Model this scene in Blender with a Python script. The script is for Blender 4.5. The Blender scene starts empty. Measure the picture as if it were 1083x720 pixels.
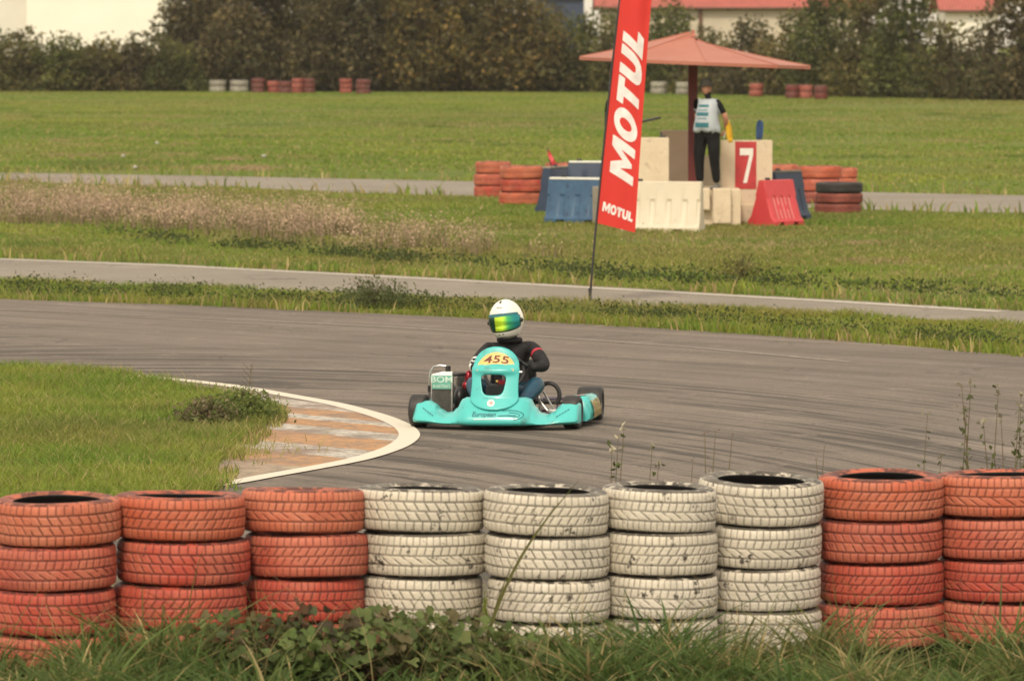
import bpy, bmesh, math, random
import numpy as np
from mathutils import Vector, Matrix
from mathutils.bvhtree import BVHTree

random.seed(7); RNG = np.random.default_rng(7)
S = bpy.context.scene; COL = S.collection
R = math.radians; PI = math.pi
# ------------------------------------------------------------------ camera
F = 5600.0; KS = F/3200.0; CH = 3.05; HOR = 43.0
PITCH = math.atan((360 - HOR) / F)
cam_d = bpy.data.cameras.new('camera'); cam = bpy.data.objects.new('camera', cam_d); COL.objects.link(cam)
cam.location = (0, 0, CH); cam.rotation_euler = (PI/2 - PITCH, 0, 0)
cam_d.lens = 36 * F / 1083; cam_d.sensor_width = 36; cam_d.clip_end = 3000
cam_d.dof.use_dof = True; cam_d.dof.focus_distance = 21*KS; cam_d.dof.aperture_fstop = 7.0
S.camera = cam
def ray(px, py):
    dx = (px - 541.5) / F; dz = (360 - py) / F
    return Vector((dx, math.cos(PITCH) + dz*math.sin(PITCH), -math.sin(PITCH) + dz*math.cos(PITCH)))
def G(px, py, z=0.0):
    d = ray(px, py); t = (z - CH) / d.z
    return Vector((d.x*t, d.y*t, z))
def AT(px, py, Y):
    d = ray(px, py); t = Y / d.y
    return Vector((d.x*t, Y, CH + d.z*t))

# ------------------------------------------------------------------ materials
def new_mat(name):
    m = bpy.data.materials.new(name); m.use_nodes = True
    nt = m.node_tree; b = nt.nodes['Principled BSDF']
    return m, nt, b
def N(nt, t, **kw):
    n = nt.nodes.new(t)
    for k, v in kw.items():
        if k in n.inputs: n.inputs[k].default_value = v
        else: setattr(n, k, v)
    return n
def rgba(c): return (c[0], c[1], c[2], 1)
def mix(nt, fac, a, b, blend='MIX'):
    n = nt.nodes.new('ShaderNodeMix'); n.data_type = 'RGBA'; n.blend_type = blend
    for s, v in ((n.inputs[0], fac), (n.inputs[6], a), (n.inputs[7], b)):
        if isinstance(v, bpy.types.NodeSocket): nt.links.new(v, s)
        elif isinstance(v, (int, float)): s.default_value = v
        else: s.default_value = rgba(v)
    return n.outputs[2]
def ramp(nt, fac, stops, interp='LINEAR'):
    n = nt.nodes.new('ShaderNodeValToRGB'); cr = n.color_ramp; cr.interpolation = interp
    while len(cr.elements) < len(stops): cr.elements.new(.5)
    for e, (p, c) in zip(cr.elements, stops):
        e.position = p; e.color = rgba(c) if not isinstance(c, (int, float)) else (c, c, c, 1)
    nt.links.new(fac, n.inputs[0]); return n.outputs[0]
def math_n(nt, op, a, b=0.0, c=None):
    n = nt.nodes.new('ShaderNodeMath'); n.operation = op
    for i, v in enumerate((a, b) if c is None else (a, b, c)):
        if isinstance(v, bpy.types.NodeSocket): nt.links.new(v, n.inputs[i])
        else: n.inputs[i].default_value = v
    return n.outputs[0]
def noise(nt, scale, detail=4, vec=None, rough=.55, dist=0.0):
    n = N(nt, 'ShaderNodeTexNoise', Scale=scale, Detail=detail, Roughness=rough, Distortion=dist)
    if vec is not None: nt.links.new(vec, n.inputs['Vector'])
    return n.outputs['Fac']
def coords(nt, kind='Object'):
    return nt.nodes.new('ShaderNodeTexCoord').outputs[kind]
def pos(nt): return nt.nodes.new('ShaderNodeNewGeometry').outputs['Position']
def mapping(nt, vec, scale=(1,1,1), rot=(0,0,0), loc=(0,0,0)):
    n = nt.nodes.new('ShaderNodeMapping'); n.inputs['Scale'].default_value = scale
    n.inputs['Rotation'].default_value = rot; n.inputs['Location'].default_value = loc
    nt.links.new(vec, n.inputs['Vector']); return n.outputs[0]
def bump(nt, b, h, strength=.3, dist=.01):
    n = N(nt, 'ShaderNodeBump', Strength=strength, Distance=dist)
    nt.links.new(h, n.inputs['Height']); nt.links.new(n.outputs[0], b.inputs['Normal'])
def mat(name, col, rough=.6, col2=None, scale=8, metal=0, coat=0, bmp=0, bscale=40, dirt=None, dirt_amt=.5, spec=None):
    m, nt, b = new_mat(name)
    b.inputs['Roughness'].default_value = rough; b.inputs['Metallic'].default_value = metal
    b.inputs['Coat Weight'].default_value = coat; b.inputs['Coat Roughness'].default_value = .08
    if spec is not None: b.inputs['Specular IOR Level'].default_value = spec
    if col2 is None: col2 = tuple(c*.8 for c in col)
    v = coords(nt)
    f = ramp(nt, noise(nt, scale, 5, v), [(.35, 0.0), (.65, 1.0)])
    c = mix(nt, f, col, col2)
    if dirt:
        d = ramp(nt, noise(nt, scale*2.3, 8, v, .7), [(dirt_amt, 0.0), (dirt_amt+.12, 1.0)])
        c = mix(nt, d, c, dirt)
    nt.links.new(c, b.inputs['Base Color'])
    if bmp: bump(nt, b, noise(nt, bscale, 6, v), bmp, .02)
    return m
def leaf_mat(name, trans=.35, rough=.6, spec=.25):
    m, nt, b = new_mat(name)
    a = nt.nodes.new('ShaderNodeAttribute'); a.attribute_name = 'col'
    nt.links.new(a.outputs['Color'], b.inputs['Base Color']); b.inputs['Roughness'].default_value = rough
    b.inputs['Specular IOR Level'].default_value = spec
    t = nt.nodes.new('ShaderNodeBsdfTranslucent'); nt.links.new(a.outputs['Color'], t.inputs['Color'])
    ms = nt.nodes.new('ShaderNodeMixShader'); ms.inputs[0].default_value = trans
    nt.links.new(b.outputs[0], ms.inputs[1]); nt.links.new(t.outputs[0], ms.inputs[2])
    nt.links.new(ms.outputs[0], nt.nodes['Material Output'].inputs['Surface']); return m
M = {}
M['leaf'] = leaf_mat('foliage', .45); M['grass'] = leaf_mat('grass_blades', .5); M['dry'] = leaf_mat('dry_weed_stalks', .3, .9, .05)
M['bark'] = mat('bark', (.12,.085,.06), .9, (.06,.045,.035), 6)

def tyre_mat(name, base, alt, chip, rubber=(.022,.02,.02), worn=.62):
    m, nt, b = new_mat(name)
    a = nt.nodes.new('ShaderNodeAttribute'); a.attribute_name = 'paint'
    sep = nt.nodes.new('ShaderNodeSeparateColor'); nt.links.new(a.outputs['Color'], sep.inputs[0])
    oi = nt.nodes.new('ShaderNodeObjectInfo')
    vadd = nt.nodes.new('ShaderNodeVectorMath'); vadd.operation = 'ADD'
    nt.links.new(coords(nt), vadd.inputs[0])
    sc = nt.nodes.new('ShaderNodeVectorMath'); sc.operation = 'SCALE'; nt.links.new(oi.outputs['Location'], sc.inputs[0]); sc.inputs[3].default_value = 7.3
    nt.links.new(sc.outputs[0], vadd.inputs[1]); v = vadd.outputs[0]
    f1 = ramp(nt, math_n(nt, 'ADD', noise(nt, 5, 5, v), math_n(nt, 'MULTIPLY_ADD', oi.outputs['Random'], .3, -.15)), [(.32, 0.0), (.68, 1.0)])
    c = mix(nt, f1, base, alt)
    fine = noise(nt, 60, 5, v, .7)
    c = mix(nt, ramp(nt, fine, [(.45, 0.0), (.75, .35)]), c, tuple(x*.45 for x in base))
    ch = ramp(nt, math_n(nt, 'ADD', noise(nt, 14, 8, v, .72), math_n(nt, 'MULTIPLY', sep.outputs[2], .17)), [(worn, 0.0), (worn+.04, 1.0)])
    c = mix(nt, ch, c, chip)
    c = mix(nt, ramp(nt, noise(nt, 3.3, 7, v, .7), [(.48, 0.0), (.66, .55)]), c, tuple(x*.55+.02 for x in base))
    gm = math_n(nt, 'MULTIPLY', sep.outputs[0], ramp(nt, noise(nt, 9, 4, v), [(.3, .55), (.7, 1.0)]))
    c = mix(nt, gm, c, tuple(x*.18 + r*.6 for x, r in zip(base, rubber)))
    inn = ramp(nt, math_n(nt, 'ADD', sep.outputs[1], math_n(nt, 'MULTIPLY_ADD', noise(nt, 7, 4, v), .7, -.35)), [(.45, 0.0), (.55, 1.0)])
    grime = math_n(nt, 'MULTIPLY', sep.outputs[2], ramp(nt, noise(nt, 5, 6, v, .7), [(.42, 0.0), (.62, .85)]))
    c = mix(nt, grime, c, tuple(x*.22+.01 for x in base))
    c = mix(nt, inn, c, rubber)
    nt.links.new(c, b.inputs['Base Color']); b.inputs['Roughness'].default_value = .62
    b.inputs['Specular IOR Level'].default_value = .35
    bump(nt, b, noise(nt, 90, 4, v), .25, .004); return m
M['tyre_red'] = tyre_mat('red_painted_tyre', (.43,.066,.040), (.50,.150,.092), (.10,.03,.025), worn=.635)
M['tyre_orange'] = tyre_mat('orange_red_painted_tyre', (.48,.108,.052), (.53,.18,.105), (.10,.035,.025), worn=.645)
M['tyre_white'] = tyre_mat('white_painted_tyre', (.60,.54,.43), (.66,.60,.50), (.06,.05,.04), worn=.585)
M['tyre_old_red'] = tyre_mat('weathered_red_tyre', (.15,.030,.024), (.13,.05,.04), (.05,.04,.035), worn=.56)
M['tyre_old_white'] = tyre_mat('weathered_white_tyre', (.33,.31,.25), (.26,.24,.20), (.08,.07,.06), worn=.56)
M['tyre_black'] = tyre_mat('black_rubber_tyre', (.03,.028,.028), (.05,.045,.042), (.1,.05,.04), worn=.66)
M['tyre_dark_red'] = tyre_mat('dark_red_painted_tyre', (.22,.05,.035), (.36,.11,.08), (.04,.03,.03), worn=.60)
M['teal'] = mat('teal_plastic', (.065,.46,.44), .36, (.075,.49,.47), 3, coat=.25, dirt=(.07,.29,.27), dirt_amt=.55)
M['teal_dark'] = mat('teal_dark_plastic', (.03,.30,.26), .35)
M['black'] = mat('black_plastic', (.015,.015,.016), .45)
M['rubber'] = mat('slick_rubber', (.018,.017,.017), .55, (.035,.032,.03), 12)
M['metal'] = mat('aluminium', (.55,.55,.53), .35, (.4,.4,.38), 20, metal=.9)
M['radcore'] = mat('radiator_core', (.16,.15,.135), .6, (.12,.115,.10), 25, metal=.2)
M['darkmetal'] = mat('dark_steel', (.09,.085,.08), .5, (.05,.05,.05), 15, metal=.6)
M['redmetal'] = mat('red_anodised', (.38,.02,.03), .3, (.2,.01,.02), 20, metal=.5)
M['gold'] = mat('yellow_print', (.62,.42,.08), .5, (.12,.10,.05), 30)
M['white'] = mat('white_paint', (.78,.77,.72), .45, (.7,.69,.64), 10)
M['pink'] = mat('pink_sticker', (.75,.35,.30), .5)
M['suit'] = mat('black_race_suit', (.010,.010,.012), .75, (.024,.022,.024), 14, bmp=1.0, bscale=11, spec=.3)
M['suitblue'] = mat('blue_race_suit', (.006,.055,.10), .35, (.006,.045,.08), 10, bmp=.5, bscale=16)
M['suitred'] = mat('red_suit_panel', (.45,.02,.04), .6)
M['helmet'] = mat('helmet_shell', (.80,.78,.68), .18, (.78,.76,.66), 4, coat=.8)
M['amber'] = mat('amber_number_panel', (.72,.47,.12), .5, (.75,.52,.2), 30)
M['ink'] = mat('dark_ink', (.03,.06,.06), .6)
M['numred'] = mat('dark_red_ink', (.16,.03,.02), .6)
M['tealink'] = mat('teal_print', (.03,.16,.20), .7)
M['mint'] = mat('mint_sign', (.16,.46,.36), .5)
M['mintwhite'] = mat('pale_mint_ink', (.62,.80,.70), .5)
M['concrete'] = mat('cream_painted_concrete', (.66,.55,.40), .85, (.60,.49,.35), 3, dirt=(.42,.33,.24), dirt_amt=.58, bmp=.4, bscale=30)
M['concrete2'] = mat('tan_render', (.60,.46,.34), .9, (.54,.40,.29), 3, bmp=.3)
M['pad'] = mat('grey_concrete', (.30,.27,.22), .9, (.22,.2,.17), 4, bmp=.4)
M['wplastic'] = mat('white_barrier_plastic', (.60,.53,.41), .5, (.56,.49,.37), 3, dirt=(.44,.38,.29), dirt_amt=.60)
M['bplastic'] = mat('blue_barrier_plastic', (.040,.105,.19), .5, (.028,.075,.15), 4, dirt=(.015,.03,.07), dirt_amt=.55)
M['nplastic'] = mat('navy_barrier_plastic', (.025,.04,.085), .5, (.035,.055,.10), 4, dirt=(.16,.17,.19), dirt_amt=.64)
M['rplastic'] = mat('red_barrier_plastic', (.56,.05,.06), .5, (.50,.045,.05), 4)
M['redpaint'] = mat('red_paint', (.50,.04,.045), .6)
M['redstreak'] = mat('worn_pink_paint', (.75,.30,.28), .6)
M['roofmetal'] = mat('red_sheet_metal', (.36,.125,.08), .55, (.40,.15,.10), 1.5, dirt=(.33,.10,.07), dirt_amt=.6)
M['postmetal'] = mat('dark_red_steel', (.13,.016,.014), .55, (.10,.014,.012), 4)
M['flag'] = mat('red_flag_cloth', (.70,.045,.035), .75, (.66,.04,.03), 3)
_b = M['flag'].node_tree
_p = _b.nodes['Principled BSDF']; _t = _b.nodes.new('ShaderNodeBsdfTranslucent'); _t.inputs[0].default_value = (.75,.05,.035,1)
_m = _b.nodes.new('ShaderNodeMixShader'); _m.inputs[0].default_value = .3
_b.links.new(_p.outputs[0], _m.inputs[1]); _b.links.new(_t.outputs[0], _m.inputs[2]); _b.links.new(_m.outputs[0], _b.nodes['Material Output'].inputs[0])
M['flagwhite'] = mat('white_flag_print', (.82,.76,.74), .7)
M['pole'] = mat('black_pole', (.03,.03,.032), .45)
M['skin'] = mat('skin', (.50,.24,.16), .55, (.44,.20,.13), 12)
M['tee'] = mat('black_cotton', (.010,.010,.011), .9, (.016,.016,.017), 8, bmp=.6, bscale=14, spec=.12)
M['bib'] = mat('pale_grey_bib', (.42,.46,.49), .8, (.36,.40,.44), 6)
M['olive'] = mat('olive_hat', (.03,.026,.018), .85)
M['shoe'] = mat('grey_shoe', (.20,.19,.17), .7, (.06,.06,.06), 20)
M['yellow'] = mat('yellow_cloth', (.75,.42,.02), .75)
M['blue'] = mat('blue_cloth', (.03,.09,.26), .75)
M['wall'] = mat('cream_wall', (.84,.80,.70), .85, (.80,.76,.66), .3)
M['wall2'] = mat('grey_wall', (.66,.63,.56), .85, (.6,.57,.5), .4)
M['wallold'] = mat('weathered_cream_wall', (.56,.49,.38), .9, (.48,.42,.33), .5, dirt=(.33,.29,.24), dirt_amt=.6)
M['glass'] = mat('dark_glass', (.03,.035,.04), .1)
M['gutter'] = mat('rusty_pipe', (.15,.07,.045), .7)
M['paper'] = mat('white_litter', (.45,.43,.38), .8)
M['frame'] = mat('kart_frame', (.08,.07,.10), .35, metal=.5)

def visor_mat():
    m, nt, b = new_mat('visor_painted_reflection')
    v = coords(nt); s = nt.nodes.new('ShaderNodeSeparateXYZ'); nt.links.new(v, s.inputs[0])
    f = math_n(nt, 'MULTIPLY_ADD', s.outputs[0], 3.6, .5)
    c = ramp(nt, f, [(.0, (.01,.05,.045)), (.34, (.01,.06,.045)), (.38, (.50,.72,.04)), (.60, (.50,.80,.05)), (.74, (.06,.42,.12)), (.9, (.02,.25,.26))])  # reflection painted into the visor colour: dark left, yellow-green middle, teal right
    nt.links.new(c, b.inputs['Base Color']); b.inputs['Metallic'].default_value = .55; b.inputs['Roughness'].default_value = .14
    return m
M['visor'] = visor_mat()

# ground material
def ground_mat():
    m, nt, b = new_mat('meadow_ground'); v = pos(nt)
    n1 = noise(nt, .16, 5, v, .6, .6); n2 = noise(nt, 1.1, 6, v, .65); n3 = noise(nt, 9, 6, v, .7)
    c = ramp(nt, n1, [(.30, (.115,.165,.030)), (.48, (.14,.18,.034)), (.60, (.17,.17,.046)), (.74, (.22,.175,.078))])
    c = mix(nt, ramp(nt, n2, [(.42, 0.0), (.68, .75)]), c, (.12,.15,.035))
    c = mix(nt, ramp(nt, n3, [(.45, 0.0), (.75, .55)]), c, (.11,.085,.045))
    nt.links.new(c, b.inputs['Base Color']); b.inputs['Roughness'].default_value = .95; b.inputs['Specular IOR Level'].default_value = .1
    bump(nt, b, n3, .8, .06); return m
M['ground'] = ground_mat()
def asphalt_mat(name, base, streaks=True):
    m, nt, b = new_mat(name); v = pos(nt)
    n1 = noise(nt, .5, 5, v, .6); n2 = noise(nt, 55, 5, v, .75); n3 = noise(nt, 4, 6, v, .7)
    lo = tuple(x*.78 for x in base); hi = tuple(x*1.12 for x in base)
    c = mix(nt, ramp(nt, n1, [(.3, 0.0), (.7, 1.0)]), lo, hi)
    c = mix(nt, ramp(nt, n3, [(.4, 0.0), (.8, .5)]), c, tuple(x*.7 for x in base))
    c = mix(nt, ramp(nt, n2, [(.48, 0.0), (.66, .9)]), c, tuple(x*.42 for x in base))
    c = mix(nt, ramp(nt, noise(nt, 22, 3, v, .8), [(.62, 0.0), (.70, .8)]), c, tuple(min(1, x*2.0) for x in base))
    if streaks:
        # rubber laid down along the straight: stretched noise, rotated to run with the far edge
        v0 = v; v = mapping(nt, v, scale=(1,1/KS,1)); vr = mapping(nt, v, rot=(0,0,R(30.4)))
        vs = mapping(nt, vr, scale=(.07, 2.6, 0))
        s1 = noise(nt, 1.0, 5, vs, .68, .15)
        vs2 = mapping(nt, vr, scale=(.16, 8.0, 0), loc=(3,1,0))
        s2 = noise(nt, 1.0, 4, vs2, .7, .1)
        # bend round the hairpin
        sx = nt.nodes.new('ShaderNodeSeparateXYZ'); nt.links.new(v, sx.inputs[0])
        X = math_n(nt, 'ADD', sx.outputs[0], 3.6); Y = math_n(nt, 'SUBTRACT', sx.outputs[1], 16.0)
        Y2 = math_n(nt, 'MULTIPLY', Y, .8)
        rr = math_n(nt, 'SQRT', math_n(nt, 'ADD', math_n(nt, 'MULTIPLY', X, X), math_n(nt, 'MULTIPLY', Y2, Y2)))
        th = math_n(nt, 'ARCTAN2', Y2, X)
        cb = nt.nodes.new('ShaderNodeCombineXYZ'); nt.links.new(math_n(nt, 'MULTIPLY', rr, 2.2), cb.inputs[0]); nt.links.new(math_n(nt, 'MULTIPLY', th, .9), cb.inputs[1])
        s3 = noise(nt, 1.0, 6, cb.outputs[0], .7, .35)
        cb2 = nt.nodes.new('ShaderNodeCombineXYZ'); nt.links.new(math_n(nt, 'MULTIPLY', rr, 7.5), cb2.inputs[0]); nt.links.new(math_n(nt, 'MULTIPLY', th, 2.4), cb2.inputs[1])
        s4 = noise(nt, 1.0, 4, cb2.outputs[0], .7, .4)
        sr = nt.nodes.new('ShaderNodeSeparateXYZ'); nt.links.new(vr, sr.inputs[0])
        # distance in metres from the far edge (rotated y is ~28.0 at the edge)
        far = ramp(nt, math_n(nt, 'MULTIPLY_ADD', sr.outputs[1], .1, -2.0), [(.30, 0.0), (.58, 1.0)])
        st = mix(nt, far, s3, s1); st2 = mix(nt, far, s4, s2)
        c = mix(nt, ramp(nt, st, [(.46, 0.0), (.68, .62)]), c, (.075,.060,.048))
        nearm = mix(nt, far, (1,1,1), (0,0,0)); sep_ = nt.nodes.new('ShaderNodeSeparateColor'); nt.links.new(nearm, sep_.inputs[0])
        c = mix(nt, math_n(nt, 'MULTIPLY', sep_.outputs[0], ramp(nt, s4, [(.49, 0.0), (.60, .85)])), c, (.055,.047,.041))
        c = mix(nt, ramp(nt, st2, [(.50, 0.0), (.66, .45)]), c, (.065,.056,.048))
        c = mix(nt, ramp(nt, st, [(.28, .6), (.40, 0.0)]), c, tuple(min(1, x*1.45) for x in base)); v = v0
    # cracks and patches
    vo = N(nt, 'ShaderNodeTexVoronoi', Scale=.55); vo.feature = 'DISTANCE_TO_EDGE'
    wv = nt.nodes.new('ShaderNodeVectorMath'); wv.operation = 'ADD'; nt.links.new(v, wv.inputs[0])
    nz_ = N(nt, 'ShaderNodeTexNoise', Scale=1.6, Detail=5); nt.links.new(v, nz_.inputs['Vector']); nt.links.new(nz_.outputs['Color'], wv.inputs[1]); nt.links.new(wv.outputs[0], vo.inputs['Vector'])
    crk = math_n(nt, 'MULTIPLY', ramp(nt, vo.outputs['Distance'], [(0, .8), (.012, 0.0)]), ramp(nt, noise(nt, .4, 3, v), [(.5, 0.0), (.6, 1.0)]))
    c = mix(nt, crk, c, (.05,.043,.037))
    c = mix(nt, ramp(nt, noise(nt, 2.3, 7, mapping(nt, v, scale=(1,.6,1), loc=(4,9,0)), .75), [(.56, 0.0), (.66, .35)]), c, tuple(min(1, x*1.5) for x in base))
    nt.links.new(c, b.inputs['Base Color']); b.inputs['Roughness'].default_value = .85; b.inputs['Specular IOR Level'].default_value = .25
    bump(nt, b, n2, .5, .006); return m
M['asphalt'] = asphalt_mat('old_asphalt', (.205,.170,.138))
M['asphalt2'] = asphalt_mat('pale_old_asphalt', (.27,.235,.19), False)
def worn_paint(name, col, wear=.55, under=(.17,.145,.12)):
    m, nt, b = new_mat(name); v = pos(nt)
    w = ramp(nt, noise(nt, 9, 8, v, .75), [(wear, 0.0), (wear+.12, .9)])
    c = mix(nt, w, col, under); nt.links.new(c, b.inputs['Base Color']); b.inputs['Roughness'].default_value = .8; return m
M['line'] = worn_paint('white_line_paint', (.62,.56,.46), .60)
M['line2'] = worn_paint('faded_white_line', (.50,.46,.38), .52, (.24,.21,.17))
M['line3'] = worn_paint('almost_gone_line', (.30,.26,.215), .40, (.19,.16,.13))
def kerb_mat():
    m, nt, b = new_mat('striped_kerb_paint'); v = pos(nt)
    s = nt.nodes.new('ShaderNodeVectorMath'); s.operation = 'DOT_PRODUCT'; nt.links.new(v, s.inputs[0]); s.inputs[1].default_value = (.577,.816/KS,0)
    wob = math_n(nt, 'MULTIPLY_ADD', noise(nt, 4, 4, v), .10, -.05)
    f = math_n(nt, 'MULTIPLY_ADD', math_n(nt, 'ADD', s.outputs['Value'], wob), 1/4.0, -16.0/4.0)   # s 16..20
    W = (.56,.52,.45); O = (.50,.25,.09)
    def p(x): return (x-16)/4
    c = ramp(nt, f, [(0, (.40,.31,.2)), (p(16.75), O), (p(17.28), W), (p(17.68), O), (p(18.22), W), (p(18.56), O), (p(18.88), W), (p(19.1), O), (p(19.45), W), (p(19.8), (.22,.18,.14))], 'CONSTANT')
    # wears away toward the line: noise streaks
    w = ramp(nt, noise(nt, 1.2, 8, mapping(nt, v, scale=(1.6,1.6,1), loc=(2.2,0,0)), .72), [(.46, 0.0), (.60, .85)])
    c = mix(nt, w, c, (.19,.14,.105))
    w2 = ramp(nt, noise(nt, 11, 8, v, .85), [(.47, 0.0), (.58, .8)])
    c = mix(nt, w2, c, (.15,.12,.10))
    w3 = ramp(nt, noise(nt, .9, 3, mapping(nt, v, loc=(7,0,0))), [(.5, 0.0), (.7, .5)])
    c = mix(nt, w3, c, (.25,.14,.095))
    c = mix(nt, .12, c, (.22,.19,.16))
    nt.links.new(c, b.inputs['Base Color']); b.inputs['Roughness'].default_value = .85
    bump(nt, b, noise(nt, 40, 5, v), .4, .01); return m
M['kerb'] = kerb_mat()
def tile_mat():
    m, nt, b = new_mat('red_roof_tiles'); v = coords(nt)
    w = N(nt, 'ShaderNodeTexWave', Scale=1.6, Distortion=.3); nt.links.new(v, w.inputs['Vector'])
    c = mix(nt, w.outputs['Fac'], (.33,.075,.06), (.44,.13,.10)); c = mix(nt, ramp(nt, noise(nt, 2, 6, v), [(.45,0.0),(.7,.6)]), c, (.25,.07,.055))
    nt.links.new(c, b.inputs['Base Color']); b.inputs['Roughness'].default_value = .8; bump(nt, b, w.outputs['Fac'], .6, .08); return m
M['tiles'] = tile_mat()

# ------------------------------------------------------------------ object helpers
class MB:
    def __init__(s): s.v = []; s.f = []
    def add(s, vs, fs):
        o = len(s.v); s.v += [tuple(v) for v in vs]; s.f += [tuple(i+o for i in f) for f in fs]; return s
    def box(s, c, d, rot=None, bev=0):
        bm = bmesh.new(); bmesh.ops.create_cube(bm, size=1); bmesh.ops.scale(bm, vec=d, verts=bm.verts)
        if bev: bmesh.ops.bevel(bm, geom=bm.edges[:], offset=bev, segments=2, affect='EDGES', profile=.6)
        if rot is not None: bmesh.ops.rotate(bm, matrix=rot.to_3x3(), verts=bm.verts)
        bmesh.ops.translate(bm, vec=c, verts=bm.verts)
        bm.verts.index_update(); s.add([v.co[:] for v in bm.verts], [[v.index for v in f.verts] for f in bm.faces]); bm.free(); return s
    def tube(s, pts, r, n=8, cap=True):
        pts = [Vector(p) for p in pts]; k = len(pts)
        rs = r if isinstance(r, (list, tuple)) else [r]*k
        rings = []; up = None
        for i, p in enumerate(pts):
            t = (pts[min(i+1, k-1)] - pts[max(i-1, 0)]).normalized()
            if up is None: up = Vector((0,0,1)) if abs(t.z) < .9 else Vector((0,1,0))
            a = t.cross(up).normalized(); bb = a.cross(t).normalized(); up = bb
            rings.append([p + (a*math.cos(q) + bb*math.sin(q))*rs[i] for q in [2*PI*j/n for j in range(n)]])
        return s.loft(rings, cap)
    def loft(s, rings, cap=True, closed=True):
        n = len(rings[0]); vs = [p for r_ in rings for p in r_]; fs = []
        m_ = n if closed else n-1
        for i in range(len(rings)-1):
            for j in range(m_):
                a = i*n+j; b_ = i*n+(j+1) % n; fs.append((a, b_, b_+n, a+n))
        if cap and closed: fs.append(tuple(range(n))[::-1]); fs.append(tuple((len(rings)-1)*n+j for j in range(n)))
        return s.add(vs, fs)
    def lathe(s, prof, c=(0,0,0), n=24, axis='Z', closed=False):
        rings = []
        for j in range(n):
            q = 2*PI*j/n; rg = []
            for (r_, h) in prof:
                p = (r_*math.cos(q), r_*math.sin(q), h)
                if axis == 'X': p = (p[2], p[0], p[1])
                if axis == 'Y': p = (p[0], p[2], p[1])
                rg.append((p[0]+c[0], p[1]+c[1], p[2]+c[2]))
            rings.append(rg)
        k = len(prof); vs = [p for r_ in rings for p in r_]; fs = []
        for j in range(n):
            for i in range(k if closed else k-1):
                a = j*k+i; b_ = j*k+(i+1) % k; c_ = ((j+1) % n)*k+(i+1) % k; d = ((j+1) % n)*k+i
                fs.append((a, b_, c_, d))
        return s.add(vs, fs)
    def sphere(s, c, rad, n=16, m_=10):
        rad = rad if isinstance(rad, (tuple, list)) else (rad,)*3
        rings = [[(c[0]+rad[0]*math.sin(PI*i/m_)*math.cos(2*PI*j/n), c[1]+rad[1]*math.sin(PI*i/m_)*math.sin(2*PI*j/n), c[2]+rad[2]*math.cos(PI*i/m_)) for j in range(n)] for i in range(m_+1)]
        rings[0] = [(c[0]+rad[0]*.02*math.cos(2*PI*j/n), c[1]+rad[1]*.02*math.sin(2*PI*j/n), c[2]+rad[2]) for j in range(n)]
        rings[-1] = [(c[0]+rad[0]*.02*math.cos(2*PI*j/n), c[1]+rad[1]*.02*math.sin(2*PI*j/n), c[2]-rad[2]) for j in range(n)]
        return s.loft(rings)
    def xf(s, mtx):
        s.v = [tuple(mtx @ Vector(v)) for v in s.v]; return s
    def mesh(s, name):
        me = bpy.data.meshes.new(name); me.from_pydata(s.v, [], s.f); me.validate(); 
        bm = bmesh.new(); bm.from_mesh(me); bmesh.ops.recalc_face_normals(bm, faces=bm.faces); bm.to_mesh(me); bm.free()
        return me
def link(name, me, m=None, parent=None, smooth=False, loc=None, rot=None):
    o = bpy.data.objects.new(name, me); COL.objects.link(o)
    if m is not None:
        for mm in (m if isinstance(m, (list, tuple)) else [m]): me.materials.append(mm)
    if smooth and me is not None: me.polygons.foreach_set('use_smooth', [True]*len(me.polygons))
    if parent is not None: o.parent = parent
    if loc is not None: o.location = loc
    if rot is not None: o.rotation_euler = rot
    return o
def obj(name, mb, m, parent=None, smooth=False, **kw): return link(name, mb.mesh(name), m, parent, smooth, **kw)
def autosmooth(o, ang=40):
    me = o.data; bm = bmesh.new(); bm.from_mesh(me)
    for e in bm.edges:
        e.smooth = not (len(e.link_faces) == 2 and e.calc_face_angle(0) > R(ang))
    for f in bm.faces: f.smooth = True
    bm.to_mesh(me); bm.free(); return o
def tag(o, label, cat, group=None, kind=None):
    o['label'] = label; o['category'] = cat
    if group: o['group'] = group
    if kind: o['kind'] = kind
    return o
def struct(o, kind='structure', label=None):
    o['kind'] = kind
    if label: o['label'] = label
    return o
def empty(name, loc=(0,0,0), rz=0.0):
    o = bpy.data.objects.new(name, None); COL.objects.link(o); o.location = loc; o.rotation_euler = (0,0,rz); return o
def copy_tree(o, parent=None):
    c = o.copy(); COL.objects.link(c)
    if parent is not None: c.parent = parent
    for ch in [x for x in bpy.data.objects if x.parent == o]: copy_tree(ch, c)
    return c
def text_geo(txt, size=1.0, offset=0.02, shear=0.0, align='CENTER'):
    cu = bpy.data.curves.new('t', 'FONT'); cu.body = txt; cu.size = size; cu.offset = offset*size; cu.shear = shear
    cu.align_x = align; cu.align_y = 'CENTER'; cu.resolution_u = 3
    o = bpy.data.objects.new('t', cu); COL.objects.link(o); bpy.context.view_layer.update()
    me = bpy.data.meshes.new_from_object(o.evaluated_get(bpy.context.evaluated_depsgraph_get()))
    vs = [(v.co.x, v.co.y) for v in me.vertices]; fs = [tuple(p.vertices) for p in me.polygons]
    bpy.data.objects.remove(o); bpy.data.meshes.remove(me); return vs, fs
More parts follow.
